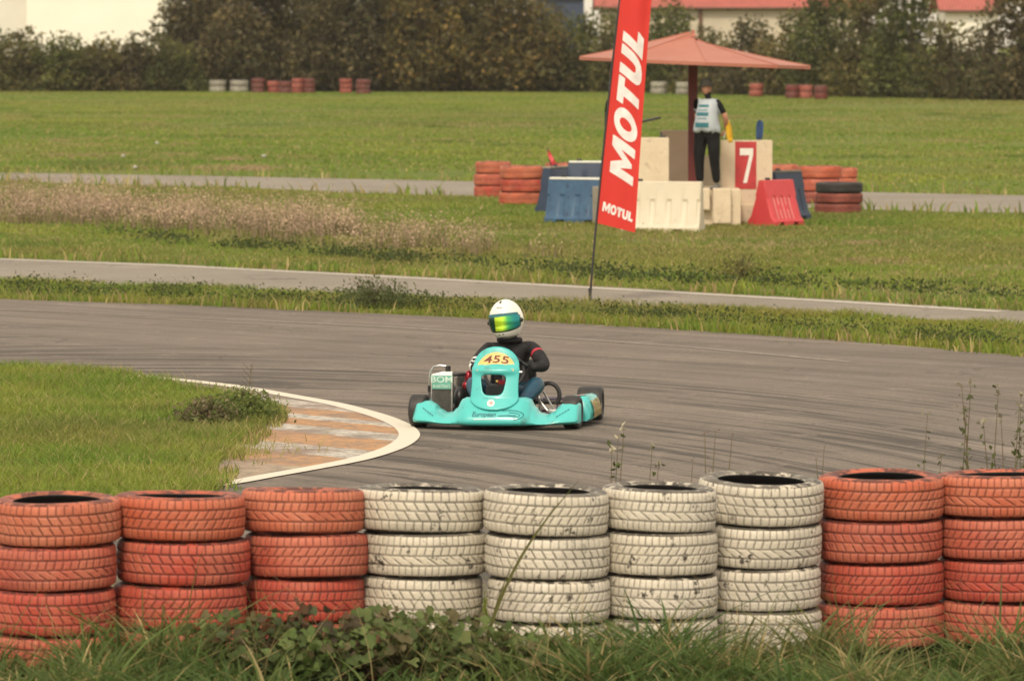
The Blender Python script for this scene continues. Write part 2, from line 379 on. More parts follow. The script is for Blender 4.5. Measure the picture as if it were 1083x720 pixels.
def poly_geo(loops):
    """filled 2D shape from loops (outer + holes)"""
    bm = bmesh.new()
    for lp in loops:
        vs = [bm.verts.new((x, y, 0)) for x, y in lp]
        for i in range(len(vs)): bm.edges.new((vs[i], vs[(i+1) % len(vs)]))
    bmesh.ops.triangle_fill(bm, edges=bm.edges[:], use_beauty=True)
    bm.verts.index_update()
    r = ([(v.co.x, v.co.y) for v in bm.verts], [tuple(v.index for v in f.verts) for f in bm.faces]); bm.free(); return r
def subdiv_geo(geo, maxlen):
    bm = bmesh.new(); vs = [bm.verts.new((x, y, 0)) for x, y in geo[0]]
    for f in geo[1]:
        try: bm.faces.new([vs[i] for i in f])
        except ValueError: pass
    for _ in range(6):
        long_ = [e for e in bm.edges if e.calc_length() > maxlen]
        if not long_: break
        bmesh.ops.subdivide_edges(bm, edges=long_, cuts=1); bmesh.ops.triangulate(bm, faces=[f for f in bm.faces if len(f.verts) > 3])
    bm.verts.index_update()
    r = ([(v.co.x, v.co.y) for v in bm.verts], [tuple(v.index for v in f.verts) for f in bm.faces]); bm.free(); return r
def decal(name, geo, place, target, m, parent, off=.003, direction=(0,1,0), maxlen=.02):
    """geo 2D -> place(x,y) gives a 3D start point in target's local space, thrown along direction on to the target's surface"""
    geo = subdiv_geo(geo, maxlen); me = target.data
    bvh = BVHTree.FromPolygons([v.co for v in me.vertices], [tuple(p.vertices) for p in me.polygons])
    d = Vector(direction).normalized(); out = []; ok = []
    for x, y in geo[0]:
        p = Vector(place(x, y)); h = bvh.ray_cast(p, d)
        if h[0] is None: out.append(p); ok.append(False)
        else: out.append(h[0] - d*off); ok.append(True)
    mb = MB(); mb.add(out, [f for f in geo[1] if all(ok[i] for i in f)])
    o = obj(name, mb, m, parent); return o
def shape_mb(loops, thick, place):
    """flat prism from 2D loops; place(x,y,t) -> 3D"""
    vs, fs = poly_geo(loops); mb = MB(); n = len(vs)
    allv = [place(x, y, 0) for x, y in vs] + [place(x, y, thick) for x, y in vs]
    mb.add(allv, [tuple(f) for f in fs] + [tuple(i+n for i in f) for f in fs])
    k = 0
    for lp in loops:
        idx = [min(range(n), key=lambda i: (vs[i][0]-p[0])**2+(vs[i][1]-p[1])**2) for p in lp]
        mb.f += [(idx[i], idx[(i+1) % len(idx)], idx[(i+1) % len(idx)]+n, idx[i]+n) for i in range(len(idx))]
    return mb
def np_mesh(name, V, tris=None, quads=None, cols=None):
    me = bpy.data.meshes.new(name); nv = len(V); me.vertices.add(nv); me.vertices.foreach_set('co', np.asarray(V, np.float32).ravel())
    parts = []; tot = []
    if quads is not None and len(quads): parts.append(np.asarray(quads).ravel()); tot += [4]*len(quads)
    if tris is not None and len(tris): parts.append(np.asarray(tris).ravel()); tot += [3]*len(tris)
    li = np.concatenate(parts).astype(np.int32); tot = np.array(tot, np.int32)
    me.loops.add(len(li)); me.loops.foreach_set('vertex_index', li)
    me.polygons.add(len(tot)); me.polygons.foreach_set('loop_start', np.concatenate([[0], np.cumsum(tot)[:-1]]).astype(np.int32))
    me.polygons.foreach_set('loop_total', tot)
    me.update(calc_edges=True)
    if cols is not None:
        a = me.color_attributes.new('col', 'FLOAT_COLOR', 'POINT'); c = np.ones((nv, 4), np.float32); c[:, :3] = cols
        a.data.foreach_set('color', c.ravel())
    return me

# numpy value noise
def vnoise(x, y, seed=0):
    xi = np.floor(x).astype(np.int64); yi = np.floor(y).astype(np.int64); xf = x-xi; yf = y-yi
    def h(a, b):
        n = (a*374761393 + b*668265263 + seed*1442695041) & 0x7fffffff
        n = ((n ^ (n >> 13)) * 1274126177) & 0x7fffffff
        return ((n ^ (n >> 16)) & 0xffff) / 65535.0
    u = xf*xf*(3-2*xf); v = yf*yf*(3-2*yf)
    return (h(xi,yi)*(1-u)+h(xi+1,yi)*u)*(1-v) + (h(xi,yi+1)*(1-u)+h(xi+1,yi+1)*u)*v
def fbm(x, y, seed=0): return .5*vnoise(x,y,seed)+.3*vnoise(x*2.1,y*2.1,seed+1)+.2*vnoise(x*4.3,y*4.3,seed+2)
def in_poly(P, poly):
    x, y = P[:,0], P[:,1]; ins = np.zeros(len(P), bool); n = len(poly)
    for i in range(n):
        x1, y1 = poly[i][0], poly[i][1]; x2, y2 = poly[(i+1) % n][0], poly[(i+1) % n][1]
        if y1 == y2: continue
        c = ((y1 > y) != (y2 > y)) & (x < (x2-x1)*(y-y1)/(y2-y1)+x1); ins ^= c
    return ins
def scatter(poly, density, seed=0):
    P = np.array([(p[0], p[1]) for p in poly]); lo = P.min(0); hi = P.max(0)
    n = int((hi-lo).prod()*density); q = RNG.random((n, 2))*(hi-lo)+lo
    return q[in_poly(q, poly)]
def blades(name, pts, h, w, cols, lean=.35, z0=0.0, segs=2, mat_='grass', parent=None, droop=0.0):
    """pts (n,2), h,w arrays; each blade a tapering bent strip"""
    n = len(pts); ang = RNG.random(n)*2*PI; dx = np.cos(ang); dy = np.sin(ang)
    la = RNG.random(n)*2*PI; ll = lean*h*(.3+RNG.random(n)*1.2); lx = np.cos(la)*ll; ly = np.sin(la)*ll
    zz = z0 if np.ndim(z0) else np.full(n, z0)
    V = []; C = []
    for i in range(segs):
        t = i/segs; ww = w*(1-t**1.6*.8)/2
        cx = pts[:,0]+lx*t*t; cy = pts[:,1]+ly*t*t; cz = zz + h*(t - droop*t*t*.6)
        V.append(np.stack([cx-dx*ww, cy-dy*ww, cz], 1)); V.append(np.stack([cx+dx*ww, cy+dy*ww, cz], 1))
    V.append(np.stack([pts[:,0]+lx, pts[:,1]+ly, zz + h*(1-droop*.6)], 1))
    k = 2*segs+1; V = np.stack(V, 1).reshape(-1, 3); base = np.arange(n)*k
    quads = np.concatenate([np.stack([base+2*i, base+2*i+1, base+2*i+3, base+2*i+2], 1) for i in range(segs-1)]) if segs > 1 else None
    tris = np.stack([base+2*segs-2, base+2*segs-1, base+2*segs], 1)
    me = np_mesh(name, V, tris, quads, np.repeat(cols, k, 0))
    return link(name, me, M[mat_], parent)
GREEN = np.array([.105,.165,.024]); YEL = np.array([.175,.20,.036]); DRY = np.array([.28,.22,.10]); DARK = np.array([.038,.055,.014]); PINK = np.array([.46,.335,.24])
def grass_cols(p, dry=.15, dark=.2, scale=.8, seed=3, g=GREEN, y_=YEL):
    n = len(p); a = fbm(p[:,0]*scale, p[:,1]*scale, seed)[:,None]; r_ = RNG.random((n,1))
    a = np.clip((a-.5)*2.2+.5, 0, 1); c = g*(1-a) + y_*a; lo = fbm(p[:,0]*scale*.35+50, p[:,1]*scale*.35, seed+7)[:,None]; c = c*(1-.45*np.clip((lo-.5)*4, 0, 1)) + np.array([.16,.12,.055])*.45*np.clip((lo-.5)*4, 0, 1)
    isdry = (RNG.random((n,1)) < dry*(0.4+1.2*fbm(p[:,0]*scale*.6+9, p[:,1]*scale*.6, seed+5)[:,None]))
    c = np.where(isdry, DRY, c); c = np.where(RNG.random((n,1)) < dark, c*.75, c)*1.62
    return c*(.75+.5*r_)
def leaves(C, size, cols, flat=0.0, ratio=.6):
    """leaf rhombi at centres C; returns V, quads, cols"""
    n = len(C); a = RNG.normal(size=(n,3)); a /= np.linalg.norm(a, axis=1)[:,None]
    b = RNG.normal(size=(n,3)); 
    if flat: b[:,2] *= (1-flat); a[:,2] *= (1-flat); a /= np.linalg.norm(a, axis=1)[:,None]
    b -= (a*b).sum(1)[:,None]*a; b /= np.linalg.norm(b, axis=1)[:,None]
    s = size[:,None]; nrm = np.cross(a, b)
    V = np.stack([C-a*s*.5, C-b*s*.5*ratio+nrm*s*.1, C+a*s*.5, C+b*s*.5*ratio+nrm*s*.1], 1).reshape(-1,3)
    q = np.arange(n*4).reshape(n,4); return V, q, np.repeat(cols, 4, 0)

# ------------------------------------------------------------------ world, light
w = bpy.data.worlds.new('World'); S.world = w; w.use_nodes = True; nt = w.node_tree
sky = nt.nodes.new('ShaderNodeTexSky'); sky.sky_type = 'NISHITA'; sky.sun_disc = False
SUN_EL, SUN_AZ = 46, 192     # azimuth clockwise from +Y: behind the camera, to the left
sky.sun_elevation = R(SUN_EL); sky.sun_rotation = R(SUN_AZ); sky.dust_density = 4; sky.air_density = 1.2; sky.ozone_density = .6
bg = nt.nodes['Background']
tint = mix(nt, .62, sky.outputs[0], (7.6,6.5,4.9)); nt.links.new(tint, bg.inputs[0]); bg.inputs[1].default_value = .135
sd = bpy.data.lights.new('sun', 'SUN'); sd.energy = 1.5; sd.angle = R(10); sd.color = (1, .89, .70)
sun = bpy.data.objects.new('sun', sd); COL.objects.link(sun)
sv = Vector((math.sin(R(SUN_AZ))*math.cos(R(SUN_EL)), math.cos(R(SUN_AZ))*math.cos(R(SUN_EL)), math.sin(R(SUN_EL))))
sun.rotation_euler = sv.to_track_quat('Z', 'Y').to_euler(); sun.location = (0,0,50)
S.view_settings.view_transform = 'Standard'; S.view_settings.look = 'None'; S.view_settings.exposure = .52
S.cycles.max_bounces = 6; S.cycles.transparent_max_bounces = 8; S.cycles.use_denoising = True

# ------------------------------------------------------------------ ground, roads
def sheet(name, pts, z, m, thick=None):
    vs, fs = poly_geo([[(p[0], p[1]) for p in pts]]); mb = MB(); mb.add([(x, y, z) for x, y in vs], fs)
    me = mb.mesh(name)
    for p in me.polygons:
        if p.normal.z < 0: p.flip()
    return struct(link(name, me, m))
def ext(a, b, d):   # extend past b
    v = (b-a).normalized(); return b+v*d
mb = MB(); gx = 2500
mb.add([(-gx,-200,0),(gx,-200,0),(gx,gx,0),(-gx,gx,0)], [(0,1,2,3)])
_me = mb.mesh('ground')
for _p in _me.polygons:
    if _p.normal.z < 0: _p.flip()
struct(link('ground', _me, M['ground']))
def line_pts(px, e0=50, e1=50):
    p = [G(*q) for q in px]; return [ext(p[1], p[0], e0)] + p + [ext(p[-2], p[-1], e1)]
far_edge = line_pts([(0,316.5),(200,323),(400,332),(560,339.5),(720,349),(900,361),(1083,377)])
sheet('race_track', far_edge + [Vector((34,27.6,0)), Vector((-34,27.6,0))], .004, M['asphalt'])
r2_top = line_pts([(0,273),(200,280.5),(400,290.5),(560,299),(720,308),(900,318),(1083,329)])
r2_bot = line_pts([(0,297),(200,304),(400,313.5),(560,319),(720,325),(900,334),(1083,345)])
sheet('service_road', r2_top + r2_bot[::-1], .004, M['asphalt2'])
r3_top = line_pts([(0,183),(200,186),(400,190),(540,193),(720,198),(900,203),(1083,207)], 200, 200)
r3_bot = line_pts([(0,191),(200,199),(400,205),(540,210),(720,216),(900,222),(1083,226.5)], 200, 200)
sheet('far_road', r3_top + r3_bot[::-1], .004, M['asphalt2'])
def offset_line(pts, w_):
    out = []
    for i, p in enumerate(pts):
        t = (pts[min(i+1, len(pts)-1)] - pts[max(i-1, 0)]).normalized(); out.append(p + Vector((-t.y, t.x, 0))*w_)
    return out
def strip(name, pts, w_, z, m): return sheet(name, offset_line(pts, w_/2) + offset_line(pts, -w_/2)[::-1], z, m)
def catmull(pts, n=8):
    out = []
    for i in range(len(pts)-1):
        p0 = pts[max(i-1,0)]; p1 = pts[i]; p2 = pts[i+1]; p3 = pts[min(i+2, len(pts)-1)]
        for k in range(n):
            t = k/n; out.append(.5*((2*p1)+(p2-p0)*t+(2*p0-5*p1+4*p2-p3)*t*t+(3*p1-p0-3*p2+p3)*t**3))
    return out+[pts[-1]]
strip('road_edge_line', offset_line(r2_top[1:-1], -.35), .20, .008, M['line2'])
strip('track_edge_line', offset_line(far_edge[1:-1], -2.0), .10, .008, M['line3'])
lpx = [(60,392),(150,399),(220,406),(264,412),(309,420),(353,428),(386,436.5),(408,443.5),(426,452),(433,461),(425,470),(406,478.5),(375,487.5),(331,496),(286,504),(231,513.6),(120,528)]
lw = catmull([G(*p) for p in lpx], 8)
island_px = [(-500,378),(0,392),(95,396),(170,409),(240,421),(275,430),(283,437),(280,451),(259,466),(238,481),(230,498),(221,512),(170,535),(-500,575)]
island = [G(*p) for p in island_px]
sheet('kerb_apron', lw + [G(-60,545), G(-60,388)], .008, M['kerb'])
strip('corner_line', lw, .165, .012, M['line'])
isl_s = catmull(island, 5)
sheet('island_turf', isl_s, .016, M['ground'])

# ------------------------------------------------------------------ grass (stuff)
def stuff(o, label): o['kind'] = 'stuff'; o['label'] = label; return o
def poly_px(l): return [G(*p) for p in l]
def edge_fade(pts, poly, amt=.35, scale=1.2, seed=5):
    return pts
# island
P = scatter(isl_s, 2600/KS); P = P[(P[:,0] > -6.8)]
nn = fbm(P[:,0]*1.1, P[:,1]*1.1, 21)
h = (.03+.10*nn)*(.6+.8*RNG.random(len(P)))
stuff(blades('island_grass', P, h, .008+.006*RNG.random(len(P)), grass_cols(P, .10, .15, .9, 3), .9, .016), 'bright green uncut grass on the island inside the corner')
# a clump of rough weeds on the island's tip
# strip between the track and the service road
st_poly = [p for p in r2_bot] + [p for p in far_edge[::-1]]
def strip_grass(name, poly, dens, hmin, hmax, wd, label, xlim=None, dry=.15, seed=1, z0=0., dark=.15, ns=.8, g=GREEN, y_=YEL, lean=1.1):
    P = scatter(poly, dens/KS)
    P = P[RNG.random(len(P)) > .85*np.clip((fbm(P[:,0]*ns*.9+31, P[:,1]*ns*.9, seed+90)-.56)*9, 0, 1)]
    if xlim is not None: P = P[np.abs(P[:,0]) < P[:,1]*.185/KS+xlim]
    nn = fbm(P[:,0]*ns, P[:,1]*ns, seed+40); h = (hmin+(hmax-hmin)*nn**1.6*1.6)*(.6+.8*RNG.random(len(P)))
    return stuff(blades(name, P, h, wd*(.6+.8*RNG.random(len(P))), grass_cols(P, dry, dark, ns, seed, g, y_), lean, z0), label)
strip_grass('verge_grass', st_poly, 1500, .025, .10, .012, 'lush verge grass between the track and the service road', 3.5, .12, 2, ns=1.3, y_=np.array([.17,.18,.03]))
mid_poly = r3_bot + r2_top[::-1]
strip_grass('meadow_grass', mid_poly, 620, .02, .075, .020, 'grass of the meadow between the two roads behind the track', 5, .14, 11, ns=.5)
far_poly = [Vector((-70,190*KS,0)), Vector((70,190*KS,0))] + r3_top[::-1]
strip_grass('far_meadow_grass', far_poly, 75, .015, .07, .05, 'grass of the far meadow running up to the hedge', 14, .12, 12, ns=.12, dark=.12)
# soft patches of longer or browner grass breaking the meadow up
def patches(name, poly, n, wmax, cols_, hgt, label, wd):
    c = scatter(poly, n); k = 260; P = np.repeat(c, k, 0); s_ = np.repeat(.25+RNG.random(len(c))*wmax, k); P = P + RNG.normal(size=P.shape)*np.stack([s_, s_*1.6], 1)*.5
    cl = np.array(cols_)[RNG.integers(0, len(cols_), len(c))]; cl = np.repeat(cl, k, 0)*(1.25+.5*RNG.random((len(P),1)))
    return stuff(blades(name, P, hgt*(.4+.9*RNG.random(len(P))), np.full(len(P), wd), cl, .9), label)
BR = [(.24,.20,.09),(.20,.19,.065),(.12,.15,.04),(.28,.21,.12)]; DK = [(.085,.12,.025),(.10,.14,.03),(.14,.18,.035)]
patches('far_meadow_patches', poly_px([(-40,110),(1120,116),(1120,196),(-40,176)]), .022, 3.0, DK+BR[:2], .07, 'darker and browner patches in the far meadow', .05)
patches('brown_meadow_patches', poly_px([(-40,160),(330,166),(330,183),(-40,176)]), .08, 1.4, BR, .09, 'dry brownish patches above the far road at the left', .04)
patches('meadow_patches', poly_px([(560,236),(1100,245),(1100,320),(560,292)]), .07, 1.1, DK+BR, .06, 'mixed darker and drier patches in the meadow right of the flag', .025)
patches('meadow_foot_patches', poly_px([(-40,244),(480,284),(560,292),(480,292),(-40,270)]), .12, .8, DK+BR[:1], .06, 'darker patches between the dry weeds and the service road', .02)
patches('island_patches', isl_s, 0.8, .5, [(.26,.22,.09),(.13,.17,.035),(.20,.22,.05)], .10, 'longer and drier patches in the island grass', .008)
# taller ragged tufts beside road edges
def edge_tufts(name, line, w0, w1, n, hh, label, wd=.03):
    pts = np.array([(p.x, p.y) for p in line]); seg = np.linalg.norm(np.diff(pts, axis=0), axis=1); cs = np.concatenate([[0], np.cumsum(seg)])
    s_ = RNG.random(n)*cs[-1]; i = np.searchsorted(cs, s_)-1; i = np.clip(i, 0, len(pts)-2); t = ((s_-cs[i])/seg[i])[:,None]
    base = pts[i]*(1-t)+pts[i+1]*t; d = pts[i+1]-pts[i]; d /= np.linalg.norm(d, axis=1)[:,None]; nr = np.stack([-d[:,1], d[:,0]], 1)
    q = base + nr*(w0+(w1-w0)*RNG.random((n,1))**1.5)
    keep = fbm(q[:,0]*1.5, q[:,1]*1.5, 77) > .42; q = q[keep]
    h = hh*(.4+.9*RNG.random(len(q)))*(.5+fbm(q[:,0]*2, q[:,1]*2, 9))
    return stuff(blades(name, q, h, np.full(len(q), wd), grass_cols(q, .3, .4, 1.5, 8), .5), label)
edge_tufts('edge_tufts', far_edge, -.12, .35, 9000, .16, 'ragged tufts along the far edge of the track', .02)
edge_tufts('island_edge_tufts', isl_s[8:-8], -.16, .16, 5000, .09, 'ragged tufts spilling over the edge of the island', .012)
edge_tufts('road_edge_tufts', r2_top, -.1, .5, 9000, .16, 'ragged tufts along the upper edge of the service road', .03)
edge_tufts('far_road_tufts', r3_top, -.1, .6, 6000, .22, 'ragged tufts along the upper edge of the far road', .05)
edge_tufts('lower_far_road_tufts', r3_bot, -.6, .15, 6000, .22, 'ragged tufts along the lower edge of the far road', .05)

# dry pink weeds band
def weed_band(name, poly, dens, label, hh=(.20,.44), col=PINK, puff=44, thin=.0):
    P = scatter(poly, dens*1.9/KS); k = fbm(P[:,0]*.8, P[:,1]*.8, 61); k2 = fbm(P[:,0]*1.9, P[:,1]*1.1, 88); P = P[(k > .34+.10*RNG.random(len(P))) & (k2 > .36)]; n = len(P)
    H = (hh[0]+(hh[1]-hh[0])*RNG.random(n))*(.45+1.15*fbm(P[:,0]*1.3, P[:,1]*1.3, 66))
    Cn = []; Sz = []; Cc = []
    top = np.concatenate([P, H[:,None]], 1)
    c = np.repeat(top, puff, 0); m_ = len(c); hv = np.repeat(H, puff)
    off = RNG.normal(size=(m_,3))*np.array([.13,.13,.12])*np.repeat(.6+.8*RNG.random(n), puff)[:,None]; c = c+off; c[:,2] -= .08
    c[:,2] = np.maximum(c[:,2], .03)
    pr = np.repeat(RNG.random((n,1)), puff, 0)
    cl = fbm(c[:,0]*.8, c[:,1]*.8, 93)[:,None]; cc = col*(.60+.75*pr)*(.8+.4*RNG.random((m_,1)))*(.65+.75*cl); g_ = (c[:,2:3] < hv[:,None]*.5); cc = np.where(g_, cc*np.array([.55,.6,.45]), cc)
    V1, q1, c1 = leaves(c, .014+.024*RNG.random(m_), cc, 0, .8)
    o1 = stuff(link(name, np_mesh(name, V1, None, q1, c1), M['dry']), label)
    Pst = np.repeat(P, 5, 0)+RNG.normal(size=(n*5,2))*.07
    Hs = np.repeat(H, 5)*(.6+.4*RNG.random(n*5))
    cs = np.where(RNG.random((n*5,1)) < .35, np.array([.10,.10,.035]), col*.6)
    o2 = stuff(blades(name+'_stalks', Pst, Hs, np.full(n*5, .012), cs, .25, mat_='dry'), 'thin stalks of ' + label)
    return o1
weed_band('dry_weeds', poly_px([(-60,214),(120,221),(250,232),(420,252),(560,265),(600,274),(540,277),(440,273),(300,259),(150,246),(-60,234)]), 15, 'band of dry pinkish weeds gone to seed on the meadow')
weed_band('tall_dry_weeds', poly_px([(-60,206),(60,210),(190,216),(190,226),(60,224),(-60,220)]), 4, 'taller brown seed heads at the far left of the meadow', (.25,.55), PINK*np.array([.9,.85,.8]), 20)
weed_band('sparse_dry_weeds', poly_px([(540,262),(860,300),(1020,300),(1020,285),(800,270),(560,250)]), .8, 'sparse dry seed heads right of the weed band', (.15,.3), np.array([.33,.26,.12]), 10)
weed_band('roadside_dry_weeds', poly_px([(60,172),(230,172),(230,182),(60,181)]), 1.2, 'low dry weeds above the far road', (.1,.2), PINK*.9, 8)
# darker green ground weeds under the band and beside the service road
for nm, pl, dn, lb, s0 in [
    ('low_weeds', [(100,252),(300,268),(470,286),(640,300),(1083,322),(1083,312),(800,296),(640,284),(480,278),(300,262),(100,246)], 9, 'low dark weeds along the foot of the dry weed band', .05),
    ('verge_weeds', [(0,302),(220,310),(390,319),(620,330),(900,350),(1083,364),(1083,374),(900,358),(620,340),(390,329),(220,321),(0,314)], 22, 'low leafy weeds in the verge behind the track', .035)]:
    P = scatter(poly_px(pl), dn/KS); P = P[fbm(P[:,0]*.9, P[:,1]*.9, 5) > .45]; n = len(P); k = 40
    c = np.repeat(np.concatenate([P, np.full((n,1), .07)], 1), k, 0); c += RNG.normal(size=c.shape)*np.array([.16,.16,.05]); c[:,2] = np.abs(c[:,2])
    cc = (np.array([.05,.075,.025])+np.array([.05,.045,.01])*RNG.random((len(c),1)))*(.6+.7*RNG.random((len(c),1)))
    V1, q1, c1 = leaves(c, s0*(.6+.9*RNG.random(len(c))), cc, 0, .55)
    stuff(link(nm, np_mesh(nm, V1, None, q1, c1), M['leaf']), lb)

# ------------------------------------------------------------------ trees and bushes
def crown_cloud(lobes, n, size, pal, seed=0, holes=.38):
    """lobes: (centre, radii). Leaves gather near the lobes' skins, thinned by noise for gaps"""
    A = np.array([l[1][0]*l[1][2] for l in lobes]); pick = RNG.choice(len(lobes), n, p=A/A.sum())
    ctr = np.array([l[0] for l in lobes])[pick]; rad = np.array([l[1] for l in lobes])[pick]
    d = RNG.normal(size=(n,3)); d /= np.linalg.norm(d, axis=1)[:,None]; rr = (.55+.5*RNG.random((n,1))**.6)
    C = ctr + d*rad*rr
    # gather into twig clumps
    g = np.round(C/.55); jit = RNG.normal(size=(n,3))*.16
    key = (np.abs(g[:,0]*73856093+g[:,1]*19349663+g[:,2]*83492791).astype(np.int64) % 9973)/9973.0
    C = C*.62+(g*.55)*.38+jit
    keep = (key > holes*.55) & (C[:,2] > .05); C = C[keep]; pick = pick[keep]; key = key[keep]
    m_ = len(C); pr = RNG.random(m_); pal = np.array(pal); base = pal[(RNG.random(m_)**1.3*len(pal)).astype(int)]
    lobe_shift = RNG.integers(0, len(pal), len(lobes))[pick]; base = np.where((RNG.random(m_) < .45)[:,None], pal[lobe_shift], base)
    cc = base*(.95+.5*key[:,None])*(.8+.5*pr[:,None])*(.35+1.5*fbm((C[:,0]+C[:,1]*.3)*.9+seed+len(lobes)*3.1, C[:,2]*1.1+C[:,1]*.5, 71))[:,None]
    return leaves(C, size*(.5+1.0*RNG.random(m_)), cc, 0, .6)
P_OLIVE = [(.080,.078,.026),(.105,.095,.030),(.066,.070,.026),(.125,.102,.034),(.090,.070,.036)]
P_GREEN = [(.072,.086,.026),(.092,.102,.030),(.062,.072,.024),(.115,.112,.034)]
P_BROWN = [(.080,.066,.032),(.100,.080,.036),(.062,.056,.028),(.062,.066,.026),(.118,.092,.040)]
P_AUTUMN = [(.10,.085,.028),(.15,.11,.03),(.065,.065,.024),(.18,.12,.04),(.075,.065,.026)]
def tree(name, base, wd, ht, pal, label, cat, group, dens=1.0, lsize=.26, trunk=.12, nl=None, dp=None, twigs=10, low=0.1):
    root = empty(name, base); tag(root, label, cat, group)
    dp = dp or wd*.8; nl = nl or int(5+ht*1.3)
    lobes = []
    for i in range(nl):
        t = (i+.5)/nl; z = ht*(low+(.92-low)*t); spread = (1-.55*t**2)
        a = random.random()*2*PI; rr = random.random()**.5*.55
        r0 = wd*.30*(1-.3*t)*random.uniform(.75,1.2)
        lobes.append(((math.cos(a)*wd*.5*rr*spread*1.2, math.sin(a)*dp*.5*rr*spread, z), (r0, r0*dp/wd, min(r0*.85, ht*.22))))
    for sx in (-1, 0, 1): lobes.append(((sx*wd*.3, 0, ht*(low+.12)), (wd*.26, dp*.3, ht*.2)))
    area = sum(l[1][0]*l[1][2] for l in lobes)
    V, q, c = crown_cloud(lobes, int(area*dens*3.14*90*(.22/lsize)**2*1.05), lsize, pal)
    link('crown', np_mesh('crown', V, None, q, c), M['leaf'], root)
    mb = MB(); top = ht*.7
    mb.tube([(0,0,-.1),(random.uniform(-.1,.1),0,ht*.3),(random.uniform(-.3,.3),random.uniform(-.2,.2),top)], [trunk, trunk*.75, trunk*.3], 7)
    for i in range(twigs):
        l = random.choice(lobes); z0 = random.uniform(.1,.5)*ht; e = Vector(l[0])+Vector((random.uniform(-1,1)*l[1][0], random.uniform(-1,.3)*l[1][1], random.uniform(.3,1.25)*l[1][2]))
        m0 = Vector((e.x*.4, e.y*.4, (z0+e.z)/2)); mb.tube([(0,0,z0), m0, e], [trunk*.4, trunk*.22, .012], 5)
    obj('trunk', mb, M['bark'], root, True); return root
def hedge_base(px):  # ground y of the hedge line in the photograph
    return 97.5 + max(0, (px-640)/443)*9
BUSH = [ # px, width px, top y, palette, height offset depth
 (-22,70,30,P_GREEN,0),(22,72,34,P_OLIVE,0),(66,70,40,P_GREEN,0),(108,66,43,P_OLIVE,0),(146,62,38,P_BROWN,0),(182,62,44,P_GREEN,0)]
labs = ['leftmost ivy-dark hedge bush, cut off by the frame edge','rounded green hedge bush at the left end below the white building','broad dark hedge bush below the middle of the white building wall','hedge bush with twigs poking up in front of the white building','brownish twiggy bush under the right corner of the white building','green bush between the white building and the tall brown trees']
for (px, wp, ty, pal, off), lb in zip(BUSH, labs):
    b = G(px, hedge_base(px)); ppm = F/b.y; ht = AT(px, ty, b.y).z
    tree('hedge_bush', b, wp/ppm*1.25, ht*1.0, pal, lb, 'bush', 'bushes of the hedge at the far side', 1.8, .24, .06, dp=3.5, low=.02)
TREES = [ # px, depth add, width m, height m, palette, label
 (215,6,6.5,8.5,P_BROWN,'tall brown tree beside the right corner of the white building'),
 (262,2,6.2,8.0,P_BROWN,'tall brown tree behind the white tyre stacks of the hedge'),
 (312,4,6.4,9.0,P_OLIVE,'dark olive tree above the red tyres under the hedge'),
 (362,0,6.0,8.0,P_BROWN,'brown tree with bare branches low on its trunk'),
 (410,3,6.2,8.5,P_OLIVE,'dark olive tree right of the bare-branched brown tree'),
 (452,0,5.6,7.6,P_AUTUMN,'yellowing autumn tree in the middle of the tree row'),
 (498,4,6.0,8.5,P_OLIVE,'olive tree between the two yellowing trees'),
 (540,0,5.4,6.4,P_AUTUMN,'yellowing tree at the right end of the tall tree row')]
for px, da, wd, ht, pal, lb in TREES:
    b = G(px, hedge_base(px)); b.y += da
    tree('roadside_tree', b, wd*1.08, ht, pal, lb, 'tree', 'trees of the far hedgerow', 1.7, .28, .16, twigs=16, low=.12)
TREES2 = [(584,0,4.8,5.0,P_OLIVE,'bushy dark tree left of the flag'),(628,1,4.6,4.7,P_GREEN,'rounded green bush standing behind the flag'),
 (668,0,4.2,4.5,P_OLIVE,'olive bush just right of the flag, below the old wall'),(706,2,4.2,5.0,P_GREEN,'green bush rising beside the flag in front of the old wall'),
 (752,0,4.0,3.7,P_OLIVE,'low olive bush behind the red canopy peak'),(796,0,4.4,4.0,P_BROWN,'brownish bush behind the right half of the red canopy'),
 (838,0,4.2,4.7,P_OLIVE,'olive bush beyond the right tip of the red canopy'),(880,0,4.6,6.0,P_GREEN,'green bush left of the tall tree between the two tiled roofs'),
 (924,0,4.8,7.2,P_OLIVE,'tall olive tree between the two tiled roofs'),(966,0,4.6,6.6,P_GREEN,'tall green tree left of the small tiled house'),
 (1006,0,3.8,4.0,P_OLIVE,'olive bush below the small tiled house'),(1046,0,3.8,3.6,P_BROWN,'low brownish bush below the right end of the small tiled house'),
 (1082,0,4.6,6.2,P_BROWN,'brownish bush at the right edge of the view'),(1140,0,4.6,5.2,P_OLIVE,'dark bush just past the right edge')]
for px, da, wd, ht, pal, lb in TREES2:
    b = G(px, hedge_base(px)); b.y += da
    if px > 1120: continue
    tree('hedge_bush', b, wd*1.15, ht, pal, lb, 'bush', 'bushes of the hedge at the far side', 1.5, .24, .07, dp=3.6, low=.02)
